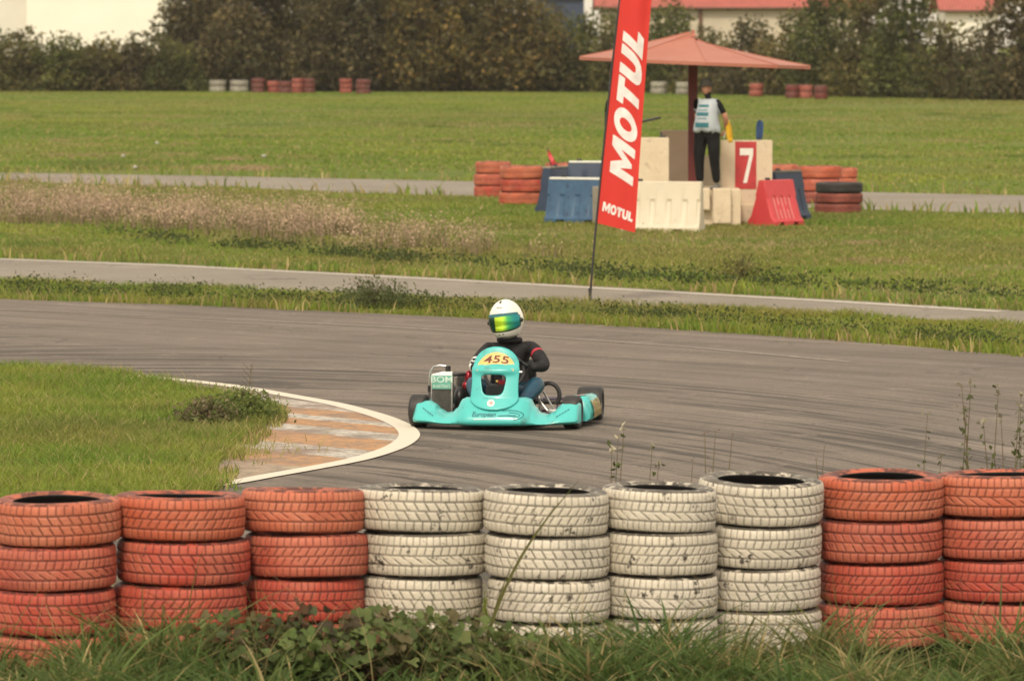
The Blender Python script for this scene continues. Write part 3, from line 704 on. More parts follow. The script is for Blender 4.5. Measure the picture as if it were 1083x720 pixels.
# undergrowth closing the foot of the hedge, read as one mass
for nm, y0, hh, nn_, lb, depth in (('hedge_undergrowth', 2.6, 2.9, 90000, 'tangled dark undergrowth filling the foot of the far hedge', 2.4), ('woodland_backdrop', 7, 5.2, 30000, 'darker thicket seen through the gaps of the tree row', 4)):
    px = -70+1230*RNG.random(nn_)
    if nm == 'woodland_backdrop': px = 178+410*RNG.random(nn_)
    gy = 97.5+np.maximum(0, (px-640)/443)*9; D = np.array([G(541, float(y)).y for y in (97.5, 106.5)])
    Dp = D[0]+(gy-97.5)/9*(D[1]-D[0]); Yd = Dp + y0-1+depth*RNG.random(nn_); X = (px-541.5)/F*Yd
    top = hh*(.45+.8*fbm(X*.35, X*0+3, 31)); z = top*RNG.random(nn_)**.8
    pal = np.array(P_BROWN+P_OLIVE); cc = pal[RNG.integers(0, len(pal), nn_)]*(1.2+.8*RNG.random((nn_,1)))
    V1, q1, c1 = leaves(np.stack([X, Yd, z], 1), .3*(.5+RNG.random(nn_)), cc)
    stuff(link(nm, np_mesh(nm, V1, None, q1, c1), M['leaf']), lb)

# ------------------------------------------------------------------ buildings
def building_white():
    Y = 350; x0 = AT(-170,0,Y).x; xm = AT(28,0,Y).x; x1 = AT(172,0,Y).x; H_ = 9.0
    r = empty('white_building', ((xm+x1)/2, Y, 0)); tag(r, 'large plain white building behind the hedge at the left', 'building')
    ox = (xm+x1)/2
    mb = MB(); mb.box(((xm+x1)/2-ox, 6, H_/2), (x1-xm, 12, H_), bev=.03); obj('wall', mb, M['wall'], r)
    mb = MB(); mb.box(((x0+xm)/2-ox-.02, 6.4, H_/2-.3), (xm-x0-.05, 11, H_-.6), bev=.03); obj('side_wing', mb, M['wall2'], r)
    mb = MB(); mb.box(((xm+x1)/2-ox, 6, H_+.12), (x1-xm+.4, 12.4, .24)); obj('roof', mb, M['wall2'], r)
    for k in range(3):
        mb = MB(); mb.box(((xm-ox)+2+k*2.6, -.02, 7.2), (1.4,.08,1.1)); f = obj('window', mb, M['glass'], r)
        mb = MB(); mb.box(((xm-ox)+2+k*2.6, -.05, 6.6), (1.6,.16,.08)); obj('sill', mb, M['wall2'], f)
building_white()
def house(px0, px1, Y, eave, label, name, wallm, rise=2.2):
    x0 = AT(px0,0,Y).x; x1 = AT(px1,0,Y).x; ox = (x0+x1)/2; L = x1-x0
    r = empty(name, (ox, Y, 0)); tag(r, label, 'building')
    mb = MB(); mb.box((0,3.5,eave/2), (L,7,eave)); obj('wall', mb, wallm, r)
    mb = MB(); o_ = .45
    prof = [(-o_, eave-.05), (3.5, eave+rise), (7+o_, eave-.05), (7+o_, eave-.2), (3.5, eave+rise-.18), (-o_, eave-.2)]
    mb.loft([[(x, a, b) for a, b in prof] for x in (-L/2-o_, L/2+o_)]); rf = obj('roof', mb, M['tiles'], r)
    mb = MB(); mb.tube([(-L/2-o_,-o_-.06,eave-.12),(L/2+o_,-o_-.06,eave-.12)], .07); obj('gutter', mb, M['gutter'], rf)
    return r, ox
Yh = 190*KS
ev = AT(760, 7, Yh).z
hr, hx = house(636, 922, Yh, ev, 'long low cream building with a red tiled roof behind the canopy', 'long_building', M['wallold'])
for px, y_ in ((770, 9),):
    p = AT(px, y_, Yh-.02); mb = MB(); mb.lathe([(0,-.02),(.14,-.02),(.14,.02),(0,.02)], (p.x-hx, -.04, p.z), 16, 'Y'); obj('vent', mb, M['glass'], hr)
p = AT(741, 20, Yh); mb = MB(); mb.tube([(p.x-hx,-.15,.1),(p.x-hx,-.15,ev-.2)], .11); obj('drainpipe', mb, M['gutter'], hr)
p = AT(741, 20, Yh-.3)
for k in range(4):
    q = AT(575+k*0+ (k*24), 5, Yh)
for k in range(2):
    p = AT(700+150*k, 30, Yh); mb = MB(); mb.box((p.x-hx, -.03, 2.2), (1.1,.1,1.2)); wn = obj('window', mb, M['glass'], hr)
    mb = MB(); mb.box((p.x-hx, -.06, 1.56), (1.3,.16,.08)); obj('sill', mb, M['wall2'], wn)
ev2 = AT(1030, 10, 182*KS).z
house(1000, 1056, 182*KS, ev2, 'small white house with a red tiled roof at the right', 'small_house', M['wall'], 1.6)
# dark van-like container left of the flag top
p = AT(592, 4, 350); r = empty('blue_shed', (p.x, 350, 0)); tag(r, 'dark blue shed top showing above the bushes left of the flag', 'shed')
mb = MB(); mb.box((0,1.5,2.9), (3.2,3,5.8), bev=.04); obj('wall', mb, M['nplastic'], r)
mb = MB(); mb.loft([[(x,-.3,5.81),(x,1.5,6.5),(x,3.3,5.81)] for x in (-1.8,1.8)]); obj('roof', mb, M['postmetal'], r)

# ------------------------------------------------------------------ tyres
def tyre_mesh(name, nseg=540, ntread=44, detail=True, Ro=.30, hw=.106, variant=0):
    TW = .089   # half tread
    prof = []   # (r, z, kind, f)
    for i in range(5):  # inside liner up to bead
        t = i/4; prof.append((.262-.056*t**2, -.0+.087*t, 'in', 0))
    prof += [(.206,.090,'in',0), (.211,.096,'side',0), (.222,.100,'side',0), (.238,hw,'side',0), (.258,hw,'side',0), (.275,.102,'side',0), (.287,.095,'side',0)]
    for i in range(ntread+1):
        f = i/ntread; z = TW*(1-2*f)*1.06; e = abs(2*f-1); r_ = Ro-.008*e**7-.003*e*e; prof.append((r_, z, 'tread', f))
    prof += [(r_, -z, 'side', 0) for (r_, z) in ((.287,.095),(.275,.102),(.258,hw),(.238,hw),(.222,.100),(.211,.096))] + [(.206,-.090,'in',0)]
    for i in range(4):
        t = 1-i/4; prof.append((.262-.056*t**2, -.087*t, 'in', 0))
    r0 = np.array([p[0] for p in prof])*Ro/.30; z0 = np.array([p[1] for p in prof]); kind = [p[2] for p in prof]; f = np.array([p[3] for p in prof])
    tread = np.array([k == 'tread' for k in kind]); inner = np.array([k == 'in' for k in kind]); k_ = len(prof)
    th = np.arange(nseg)/nseg*2*PI; T, Fv = np.meshgrid(th, f, indexing='ij')
    g = np.zeros_like(T)
    if detail:
        NS = (52, 46, 58)[variant]
        def line(x, wd): x = np.abs((x+.5) % 1-.5); return np.clip(1.5-x/(wd*.85), 0, 1)
        a = T/(2*PI)
        def circ(c, wd): return np.clip(1.5-np.abs(Fv-c)/wd, 0, 1)
        g = np.maximum(g, circ(.25,.022)); g = np.maximum(g, circ(.75,.022)); g = np.maximum(g, circ(.49,.014))
        sh = line(a*NS+.15*Fv, .085); g = np.maximum(g, sh*((Fv < .25) | (Fv > .75)))
        sl = (2.6, -2.2, 1.1)[variant]
        g = np.maximum(g, line(a*NS*.82+sl*Fv, .10)*((Fv > .25) & (Fv < .49)))
        g = np.maximum(g, line(a*NS*(.82 if variant < 2 else .55)+(sl if variant < 2 else -4.5)*Fv+.4, .10)*((Fv > .49) & (Fv < .75))*np.where(np.sin(a*NS*.82*PI) > -.6, 1, .3))
        g = g*tread[None,:]
    rr = r0[None,:]-g*.0055
    rr = rr + .0015*np.sin(T*3+1)*tread[None,:]
    V = np.stack([rr*np.cos(T), rr*np.sin(T), np.broadcast_to(z0, T.shape)+.002*np.sin(T*2)], 2).reshape(-1,3)
    i, j = np.meshgrid(np.arange(nseg), np.arange(k_), indexing='ij'); i2 = (i+1) % nseg; j2 = (j+1) % k_
    q = np.stack([i*k_+j, i2*k_+j, i2*k_+j2, i*k_+j2], 2).reshape(-1,4)
    me = np_mesh(name, V, None, q)
    a = me.color_attributes.new('paint', 'FLOAT_COLOR', 'POINT'); c = np.zeros((nseg, k_, 4), np.float32); c[...,3] = 1
    c[...,0] = g; c[...,1] = inner[None,:]*1.0; c[...,2] = np.array([k == 'side' for k in kind])[None,:]
    a.data.foreach_set('color', c.ravel())
    me.polygons.foreach_set('use_smooth', [True]*len(me.polygons)); return me
TM = [tyre_mesh('tyre_a'), tyre_mesh('tyre_b', variant=1), tyre_mesh('tyre_c', variant=2)]
TM_MID = tyre_mesh('tyre_mid', 150, 14, True); TM_FAR = tyre_mesh('tyre_far', 32, 4, False)
tm_cache = {}
def tyre(loc, scale, mname, meshk, label, group, tilt=(0,0), rz=None):
    key = (meshk.name, mname)
    if key not in tm_cache: me = meshk.copy(); me.materials.append(M[mname]); tm_cache[key] = me
    o = bpy.data.objects.new('tyre', tm_cache[key]); COL.objects.link(o)
    o.location = loc; o.scale = (scale*random.uniform(.99,1.01), scale*random.uniform(.985,1.01), 1); o.rotation_euler = (Matrix.Rotation(tilt[0], 4, 'X') @ Matrix.Rotation(tilt[1], 4, 'Y') @ Matrix.Rotation(random.random()*6.28 if rz is None else rz, 4, 'Z')).to_euler()
    tag(o, label, 'tyre', group); return o
TH = .2135
ST = [ # px centre, D, scale, mat list bottom->top, tilt top, name words, lean px over height
 (58,14.50,1.03,'tyre_red','leftmost red stack in the foreground',-.02),
 (190,14.63,1.085,'tyre_red','wide second red stack from the left',-.0),
 (322,14.78,1.02,'tyre_red','third red stack from the left, beside the first white stack',.0),
 (446,14.86,1.05,'tyre_white','leftmost white stack of the foreground',.0),
 (578,14.80,1.02,'tyre_white','second white stack of the foreground, behind the long grass stem',.0),
 (699,14.90,.96,'tyre_white','third white stack of the foreground',-.0),
 (806,15.14,1.06,'tyre_white','rightmost white stack of the foreground, its rim chipped black',-.01),
 (932,15.28,1.065,'tyre_red','first red stack right of the white ones',-.0),
 (1060,15.36,1.085,'tyre_red','rightmost red stack cut by the frame edge',-.0)]
lev = ['bottom tyre, half sunk in the grass, of the ', 'second tyre from the ground in the ', 'third tyre from the ground in the ', 'top tyre of the ']
for si, (px, D, sc_, mt, words, lean) in enumerate(ST):
    D *= KS; x = (px-541.5)/F*D
    for k in range(4):
        z = TH*(k+.5); m_ = mt
        if mt == 'tyre_red' and k == 3 and si in (0,1,2,7,8): m_ = 'tyre_orange'
        T_ = [(.035,-.01),(-.015,.012),(-.055,.01),(-.02,.02),(.015,.03),(.01,.032),(.055,.035),(.03,.0),(-.01,-.01)][si]; fr = ((k+1)/4)**1.15; tl = (T_[0]*fr, T_[1]*fr); dz = .002+abs(T_[0])*.035*k
        nm = words
        lab = {0:'bottom tyre of the ',1:'second tyre up in the ',2:'third tyre up in the ',3:'top tyre of the '}[k] + words
        tyre((x+lean*(3-k)*.5+random.uniform(-.012,.012), D+random.uniform(-.01,.01), z+dz), sc_*random.uniform(.985,1.01), m_, TM[(si*2+k*k+(k > 1)) % 3], lab, 'tyre wall in the foreground', tl)

# ------------------------------------------------------------------ marshal post tyres
def stack(px, ybase, wpx, n, mats, words, th=.2, mesh_=None, group='tyre stacks round the marshal post', z0=0., lift=None):
    b = G(px, ybase); ppm = F/b.y; sc_ = wpx/ppm/.6; 
    for k in range(n):
        mt = mats[k] if isinstance(mats, list) else mats
        pos_ = ['bottom tyre','second tyre','third tyre','top tyre'][k] if k < n-1 or n == 1 else 'top tyre'
        if n == 1: pos_ = 'single tyre'
        o = tyre((b.x+random.uniform(-.02,.02), b.y, z0+th*(k+.5)), sc_, mt, mesh_ or TM_MID, pos_+' of the '+words, group)
        o.scale[2] = th/.2135
    return b
stack(521, 209, 38, 3, ['tyre_red','tyre_red','tyre_orange'], 'small red stack at the left end of the marshal post', .235)
stack(551, 217, 46, 3, ['tyre_orange','tyre_red','tyre_orange'], 'wide red stack left of the blue barriers', .245)
stack(594, 214, 34, 3, 'tyre_orange', 'orange stack behind the blue barriers', .25)
stack(620, 216, 36, 3, ['tyre_red','tyre_red','tyre_black'], 'stack with a black top behind the blue barriers', .262)
stack(887, 226, 50, 3, ['tyre_dark_red','tyre_dark_red','tyre_black'], 'dark stack with a black top at the right end', .185)
stack(866, 215, 46, 3, ['tyre_dark_red','tyre_red','tyre_orange'], 'red stack behind the dark one at the right', .235)
stack(829, 213, 30, 3, 'tyre_orange', 'red stack showing beside the number block', .235)
stack(893, 210, 26, 3, 'tyre_orange', 'narrow red stack furthest right and back', .2)
# hedge-foot tyres
HF = [(230,97.5,17,2,'tyre_old_white','first white stack under the hedge'),(253,97.5,19,2,'tyre_old_white','second white stack under the hedge'),
 (273,98.5,14,3,'tyre_old_red','bright red stack beside the white ones under the hedge'),(289,98.5,12,2,'tyre_dark_red','low dark red stack under the hedge'),
 (302,99,13,2,'tyre_old_red','third red stack under the hedge'),(315,98.5,12,3,'tyre_dark_red','fourth red stack under the hedge'),(327,98.5,12,3,'tyre_old_red','fifth red stack under the hedge'),
 (366,99,13,3,'tyre_dark_red','dark stack below the bare-branched tree'),(384,100,15,3,'tyre_old_red','red stack below the bare-branched tree'),
 (697,99.5,17,2,'tyre_old_white','white stack in the hedge just right of the flag'),(722,100,14,2,'tyre_old_white','white stack in the hedge left of the canopy post'),
 (800,102,14,2,'tyre_dark_red','dark red stack in the hedge behind the canopy'),(838,104,14,2,'tyre_old_red','red stack in the hedge past the canopy tip'),(852,104,14,2,'tyre_dark_red','second red stack in the hedge past the canopy tip'),
 (868,105,14,2,'tyre_old_red','third red stack in the hedge past the canopy tip')]
for px, yb, wp, n, mt, words in HF: stack(px, yb+.25, wp*1.05, n, mt, words, .36 if n == 2 else .29, TM_FAR, 'tyre stacks at the foot of the far hedge')

# ------------------------------------------------------------------ water barriers
def barrier(name, c, yaw, L, m, label, hgt=.78, cap=None, rib=4, tw=.075, bw=.24, streak=None):
    r = empty(name, (c[0], c[1], 0), yaw); tag(r, label, 'barrier', 'plastic barriers round the marshal post')
    nst = 64; rings = []
    for i in range(nst+1):
        x = -L/2+L*i/nst; t = (i/nst)
        u = (t*rib) % 1; fl = max(0, min(1, (min(u, 1-u)-.14)/.07)) if .04 < t < .96 else 0   # raised panels
        notch = .06 if (.2 < t < .34 or .66 < t < .8) else 0
        e = min(t, 1-t); eb = .012 if e < .001 else 0
        hz = [(0,notch), (.10,None),(.14,None),(.20,None),(.62,None),(.67,None),(.93,None),(1,None)]
        prof = []
        for zz, nt_ in hz:
            z = zz*hgt
            if nt_ is not None: z = nt_
            if zz <= .10: hw_ = bw
            else: k = (zz-.10)/.90; hw_ = bw+(tw-bw)*(k**.72)
            d = 0
            if .19 < zz < .64: d = .020*(1-fl)
            prof.append((hw_-d-eb, z))
        ring = [(x, -a, b) for a, b in prof] + [(x, -prof[-1][0]+.02, hgt+.012), (x, prof[-1][0]-.02, hgt+.012)] + [(x, a, b) for a, b in prof[::-1]]
        rings.append(ring)
    mb = MB(); mb.loft(rings); o = autosmooth(obj('body', mb, m, r), 25)
    if cap:
        mb = MB(); mb.box((0,0,hgt+.024), (L-.04, tw*2.15, .035), bev=.01); obj('cap', mb, cap, r)
    mb = MB(); mb.lathe([(0,.03),(.04,.03),(.045,0),(.045,-.02)], (-L*.28,0,hgt+.045 if cap else hgt+.02), 12); obj('filler_plug', mb, M['black'], r)
    if streak:
        for k in range(5):
            mb = MB(); x = -L*.30+k*L*.125; 
            zs = [.22,.64]; 
            def hwz(zz): return bw+(tw-bw)*(((zz-.10)/.90)**.72)+.004
            mb.add([(x-.012,-hwz(.16)+0.0,.16*hgt),(x+.012,-hwz(.16),.16*hgt),(x+.012,-hwz(.4),.4*hgt),(x-.012,-hwz(.4),.4*hgt),(x+.012,-hwz(.63),.63*hgt),(x-.012,-hwz(.63),.63*hgt)], [(0,1,2,3),(3,2,4,5)])
            obj('scrape', mb, streak, o)
    return r
def bar_px(name, p0, p1, m, label, **kw):
    a = G(*p0); b = G(*p1); c = (a+b)/2; d = b-a; bw = kw.get('bw', .24)
    yaw = math.atan2(d.y, d.x); nrm = Vector((-d.y, d.x, 0)).normalized(); c = c+nrm*bw
    return barrier(name, c, yaw, d.length, m, label, **kw)
bar_px('water_barrier', (575,235.8), (640,237), M['bplastic'], 'mid-blue ribbed barrier with a white top edge left of the flag', hgt=.72, cap=M['white'])
bar_px('water_barrier', (655,246), (739,246.8), M['wplastic'], 'dirty white barrier right of the flag foot', hgt=.80, rib=5)
a = G(567,226); barrier('water_barrier', (a.x+.55, a.y+.95), R(60), 1.5, M['nplastic'], 'navy barrier set at an angle behind the mid-blue one', hgt=.78, cap=M['pad'])
a = G(622,226); barrier('water_barrier', (a.x+.1, a.y+.35), R(-6), .9, M['nplastic'], 'short navy barrier with a white cap behind the flag edge', hgt=.88, cap=M['white'], rib=3)
RB = G(806,239)
barrier('water_barrier', (RB.x+.24, RB.y+.30), R(48), .78, M['rplastic'], 'bright red barrier leaning against the number block', hgt=.74, bw=.29, tw=.06, streak=M['redstreak'])
NB = G(836,232)
barrier('water_barrier', (NB.x-.10, NB.y-.2), R(52), .80, M['nplastic'], 'navy barrier behind the red one at the right', hgt=.80, bw=.27, cap=M['pad'])

# ------------------------------------------------------------------ marshal post
DM = 50.0
def block(name, px0, px1, ytop, Y, dep, m, label, cat='block', bev=.012, parent=None, zb=-.05):
    a = AT(px0, ytop, Y); b = AT(px1, ytop, Y); h_ = a.z
    r = empty(name, ((a.x+b.x)/2, Y+dep/2, 0))
    if label: tag(r, label, cat)
    mb = MB(); mb.box((0,0,(h_+zb)/2), (b.x-a.x, dep, h_-zb), bev=bev); obj('slab', mb, m, r); return r, b.x-a.x, h_
nb, nw, nh = block('number_block', 763, 817, 148.5, 88.00, .34, M['concrete'], 'cream concrete block carrying a red panel with a white number 7')
nY = -.17
def nx(px): return (AT(px, 150, 88.00).x - nb.location.x)
def nz(py): return AT(790, py, 88.00).z
mb = MB(); mb.box(((nx(777.5)+nx(800))/2, nY-.004, (nz(150)+nz(200))/2), (nx(800)-nx(777.5), .008, nz(150)-nz(200))); rp = obj('red_panel', mb, M['redpaint'], nb)
sev = [(0,1),(.0,.80),(.62,.80),(.22,0),(.47,0),(.86,.82),(.86,1)]
sx0, sx1, sz0, sz1 = nx(782.5), nx(796.5), nz(193.5), nz(157)
mb = shape_mb([[(sx0+(x/.86)*(sx1-sx0), sz0+y*(sz1-sz0)) for x, y in sev]], .004, lambda x, y, t: (x, nY-.010-t, y)); obj('number', mb, M['white'], rp)
mb = MB(); mb.box((-.02, nY-.03, .17), (nw*.9, .06, .34), bev=.02); obj('plinth', mb, M['concrete'], nb)
lb_, lw_, lh_ = block('concrete_block', 655, 707.5, 146, 87.10, .5, M['concrete'], 'cream concrete block between the flag and the canopy post')
mb = MB(); mb.box((lw_/2-.1, 0, lh_+.02), (.10,.1,.04)); mb.lathe([(.0,.09),(.02,.05),(.02,0)], (lw_/2-.12,0,lh_+.03), 8); obj('bolt', mb, M['darkmetal'], lb_)
bw_, _, _ = block('back_wall', 700, 742, 138, 90.10, .2, M['concrete2'], 'tan rendered panel standing behind the canopy post', 'wall')
bw2, _, _ = block('side_wall', 742.6, 762, 165, 90.10, .2, M['concrete'], 'low cream panel behind the standing person', 'wall')
pl = empty('platform', (AT(745,197,87.70).x, 87.70, 0)); tag(pl, 'raised concrete step that the person in the bib stands on', 'platform')
mb = MB(); mb.box((.0,.3,.31), (1.15,1.9,.60), bev=.02); obj('core', mb, M['concrete'], pl)
for k, (x0, w_, z0, h_) in enumerate(((-.02,.17,.27,.36),(.26,.30,.05,.58))):
    mb = MB(); mb.box((x0, -.74, z0+h_/2), (w_, .16, h_), bev=.025); obj('kerb_stone', mb, M['concrete'], pl)
# platform for second person
p2 = empty('platform', (AT(668,197,88.10).x, 88.80, 0)); tag(p2, 'grey concrete step hidden behind the flag and cream block', 'platform')
mb = MB(); mb.box((0,0,.31), (1.3,1.5,.62), bev=.02); obj('slab', mb, M['pad'], p2)

# canopy
CY = 88.70; ca = AT(735, 38, CY); cr = AT(852, 66, CY-.6); cl = AT(617, 57.5, CY+.6)
cn = empty('canopy', (AT(733,100,CY).x, CY, 0)); tag(cn, 'red sheet-metal canopy like a parasol over the marshal post', 'canopy')
zr = 2.70; hw_ = 1.92; rise = AT(735, 38, CY).z - zr
cs = []
oct_ = [(-1.90,.30),(-1.3,-1.20),(.15,-1.75),(1.35,-1.30),(1.95,-.30),(1.3,1.2),(0,1.75),(-1.35,1.3)]
mb = MB(); nseg = len(oct_)
rings = [[(x*s_, y*s_, zr+rise*(1-s_)**1.12 + (-.04*x)) for x, y in oct_] for s_ in (1, .66, .33, .03)]
low = [[(x*s_, y*s_, zr-.045+rise*(1-s_)**1.12-.01 + (-.04*x)) for x, y in oct_] for s_ in (.03, .33, .66, 1)]
mb.loft(rings+low, False); mb.f += [(3*nseg+i, 3*nseg+(i+1) % nseg, 4*nseg+(i+1) % nseg, 4*nseg+i) for i in range(nseg)]*0
mb.f += [(7*nseg+i, 7*nseg+(i+1) % nseg, (i+1) % nseg, i) for i in range(nseg)]
obj('roof', mb, M['roofmetal'], cn)
for x, y in oct_:
    mb = MB(); pts = [(x*s_, y*s_, zr+rise*(1-s_)**1.12+(-.04*x)*1.0+.006) for s_ in (1,.66,.33,.04)]; mb.tube(pts, .006, 6); obj('ridge', mb, M['roofmetal'], cn)
    mb = MB(); mb.tube([(x*.95, y*.95, zr-.07-.04*x), (0,0,zr+rise*.55)], .02, 6); obj('rafter', mb, M['postmetal'], cn)
mb = MB(); mb.box((-.005,0,(zr+rise*.9)/2), (.155,.155,zr+rise*.9), bev=.01); obj('post', mb, M['postmetal'], cn)
mb = MB(); mb.lathe([(0,.07),(.025,.07),(.03,0),(.09,-.04)], (0,0,zr+rise+.03), 10); obj('finial', mb, M['roofmetal'], cn)

# red folded flag leaning left of the post
a = G(586,214); r = empty('red_flag', (a.x, a.y-.30, .0)); tag(r, 'crumpled red flag stuck in the tyres left of the post', 'flag')
mb = MB(); mb.tube([(.05,0,.1),(-.12,0,1.02)], .012, 6); obj('stick', mb, M['pole'], r)
mb = MB(); rings = []
for i in range(9):
    t = i/8; rings.append([(-.12+.24*t+.01*math.sin(7*t), -.03+.03*math.sin(9*t+k), 1.0-.36*t-k*.075*(.5+1.5*t)) for k in range(4)])
mb.loft(rings, False, False); o = obj('cloth', mb, M['rplastic'], r); o.modifiers.new('s','SOLIDIFY').thickness = .01

# blue rolled flag on top of number block
p = AT(803, 148.5, 88.17); r = empty('blue_flag', (p.x, 88.17, nh+.008)); tag(r, 'furled blue flag standing on the number block', 'flag')
mb = MB(); mb.tube([(0,0,0),(0,0,.05),(.005,0,.12),(.01,.0,.22),(.01,0,.29),(.0,0,.325)], [.045,.055,.06,.062,.05,.015], 10); obj('cloth', mb, M['blue'], r, True)
mb = MB(); mb.tube([(0,-.065,.0),(0.01,-.068,.29)], .008, 6); obj('stick', mb, M['pole'], r)

# ------------------------------------------------------------------ people
def skin_mesh(J, E, root):
    names = list(J); me = bpy.data.meshes.new('skin'); me.from_pydata([J[n][0] for n in names], [(names.index(a), names.index(b)) for a, b in E], [])
    o = bpy.data.objects.new('skin', me); COL.objects.link(o)
    md = o.modifiers.new('sk', 'SKIN'); md.use_smooth_shade = True; md.branch_smoothing = .6
    for n, sv_ in zip(names, me.skin_vertices[0].data):
        r_ = J[n][1]; sv_.radius = r_ if isinstance(r_, tuple) else (r_, r_); sv_.use_root = (n == root)
    ss = o.modifiers.new('ss', 'SUBSURF'); ss.levels = 2; ss.render_levels = 2
    bpy.context.view_layer.update()
    out = bpy.data.meshes.new_from_object(o.evaluated_get(bpy.context.evaluated_depsgraph_get()))
    bpy.data.objects.remove(o); return out
def seg_of(p, J, E):
    best = None
    for a, b in E:
        A = Vector(J[a][0]); B = Vector(J[b][0]); d = B-A; t = max(0, min(1, (p-A).dot(d)/d.length_squared)); dd = (p-(A+d*t)).length
        ra = J[a][1]; ra = ra if not isinstance(ra, tuple) else sum(ra)/2
        dd -= ra*.8
        if best is None or dd < best[0]: best = (dd, a, b, t)
    return best
def head_mb(c, s_=1.0, yaw=0.0, tilt=0.0):
    """a head with brow, nose, lips, chin and ears, facing -Y"""
    n, m_ = 32, 26; rings = []
    for i in range(m_+1):
        ph = PI*i/m_; z = math.cos(ph); ring = []
        for j in range(n):
            q = 2*PI*j/n; x = math.sin(ph)*math.cos(q); y = math.sin(ph)*math.sin(q); front = max(0, -y)
            X = x*.075; Y = y*.095; Z = z*.118
            if z < 0: X *= 1-.30*(-z)**1.4; Y *= 1-.10*(-z)
            if z < -.1 and y < 0: Y -= .006
            nose = math.exp(-((x/.16)**2) - ((z+.10)/.17)**2)*front**4; Y -= .026*nose
            brow = math.exp(-((z-.16)/.09)**2)*front**3; Y -= .004*brow
            eye = math.exp(-(((abs(x)-.36)/.16)**2) - ((z-.02)/.09)**2)*front; Y += .010*eye
            lip = math.exp(-((x/.30)**2) - ((z+.46)/.05)**2)*front**3; Y -= .006*lip
            mouth = math.exp(-((x/.30)**2) - ((z+.40)/.025)**2)*front**3; Y += .003*mouth
            chin = math.exp(-((x/.3)**2) - ((z+.75)/.15)**2)*front; Y -= .010*chin
            ring.append((X, Y, Z))
        rings.append(ring)
    mb = MB(); mb.loft(rings)
    for s2 in (-1, 1): mb.sphere((s2*.077,.008,-.005), (.012,.022,.032), 8, 6)
    mb.xf(Matrix.Translation(c) @ Matrix.Rotation(yaw, 4, 'Z') @ Matrix.Rotation(tilt, 4, 'X') @ Matrix.Scale(s_, 4)); return mb
def hand_mesh(wrist, dirv, palm_n, curl=.5, side=1, s_=1.0):
    """palm and five separate bent fingers grown as one skinned skeleton"""
    d = Vector(dirv).normalized(); nrm = Vector(palm_n); nrm = (nrm-nrm.dot(d)*d).normalized(); a = d.cross(nrm).normalized()*side
    W = Vector(wrist); J = {'w': (W, .024*s_), 'p': (W+d*.045*s_, (.030*s_, .018*s_))}; E = [('w','p')]
    for i, (off, ln) in enumerate(((-.030,.062),(-.010,.074),(.010,.070),(.029,.056))):
        k = W+d*.088*s_+a*off*s_; J[f'k{i}'] = (k, .0105*s_); E.append(('p', f'k{i}'))
        prev = k; dd = d.copy()
        for j in range(3):
            dd = (dd*math.cos(curl) + nrm*math.sin(curl)).normalized() if j or curl > .3 else dd
            seg = ln*(.42,.32,.26)[j]*s_*1.1; prev = prev+dd*seg; J[f'f{i}{j}'] = (prev, (.0095,.0085,.007)[j]*s_); E.append((f'k{i}' if j == 0 else f'f{i}{j-1}', f'f{i}{j}'))
            dcur = dd; nrm2 = nrm
            dd = dcur*math.cos(curl*.9) + (nrm-nrm.dot(dcur)*dcur).normalized()*math.sin(curl*.9) if (nrm-nrm.dot(dcur)*dcur).length > 1e-3 else dcur
    t0 = W+d*.03*s_-a*.030*s_; J['t0'] = (t0, .012*s_); J['t1'] = (t0+(d*.5-a*.6+nrm*.4).normalized()*.035*s_, .0105*s_); J['t2'] = (J['t1'][0]+(d*.7+nrm*.7).normalized()*.028*s_, .008*s_)
    E += [('p','t0'),('t0','t1'),('t1','t2')]
    return skin_mesh(J, E, 'p')
def join_meshes(name, parts):
    """parts: (mesh or MB, material index)"""
    V = []; Fs = []; MI = []
    for me, mi in parts:
        o = len(V)
        if isinstance(me, MB): V += me.v; Fs += [tuple(i+o for i in f) for f in me.f]; MI += [mi]*len(me.f)
        else:
            V += [v.co[:] for v in me.vertices]; Fs += [tuple(i+o for i in p.vertices) for p in me.polygons]; MI += ([p.material_index for p in me.polygons] if mi is None else [mi]*len(me.polygons))
    out = bpy.data.meshes.new(name); out.from_pydata(V, [], Fs); out.polygons.foreach_set('material_index', MI); out.polygons.foreach_set('use_smooth', [True]*len(MI)); return out

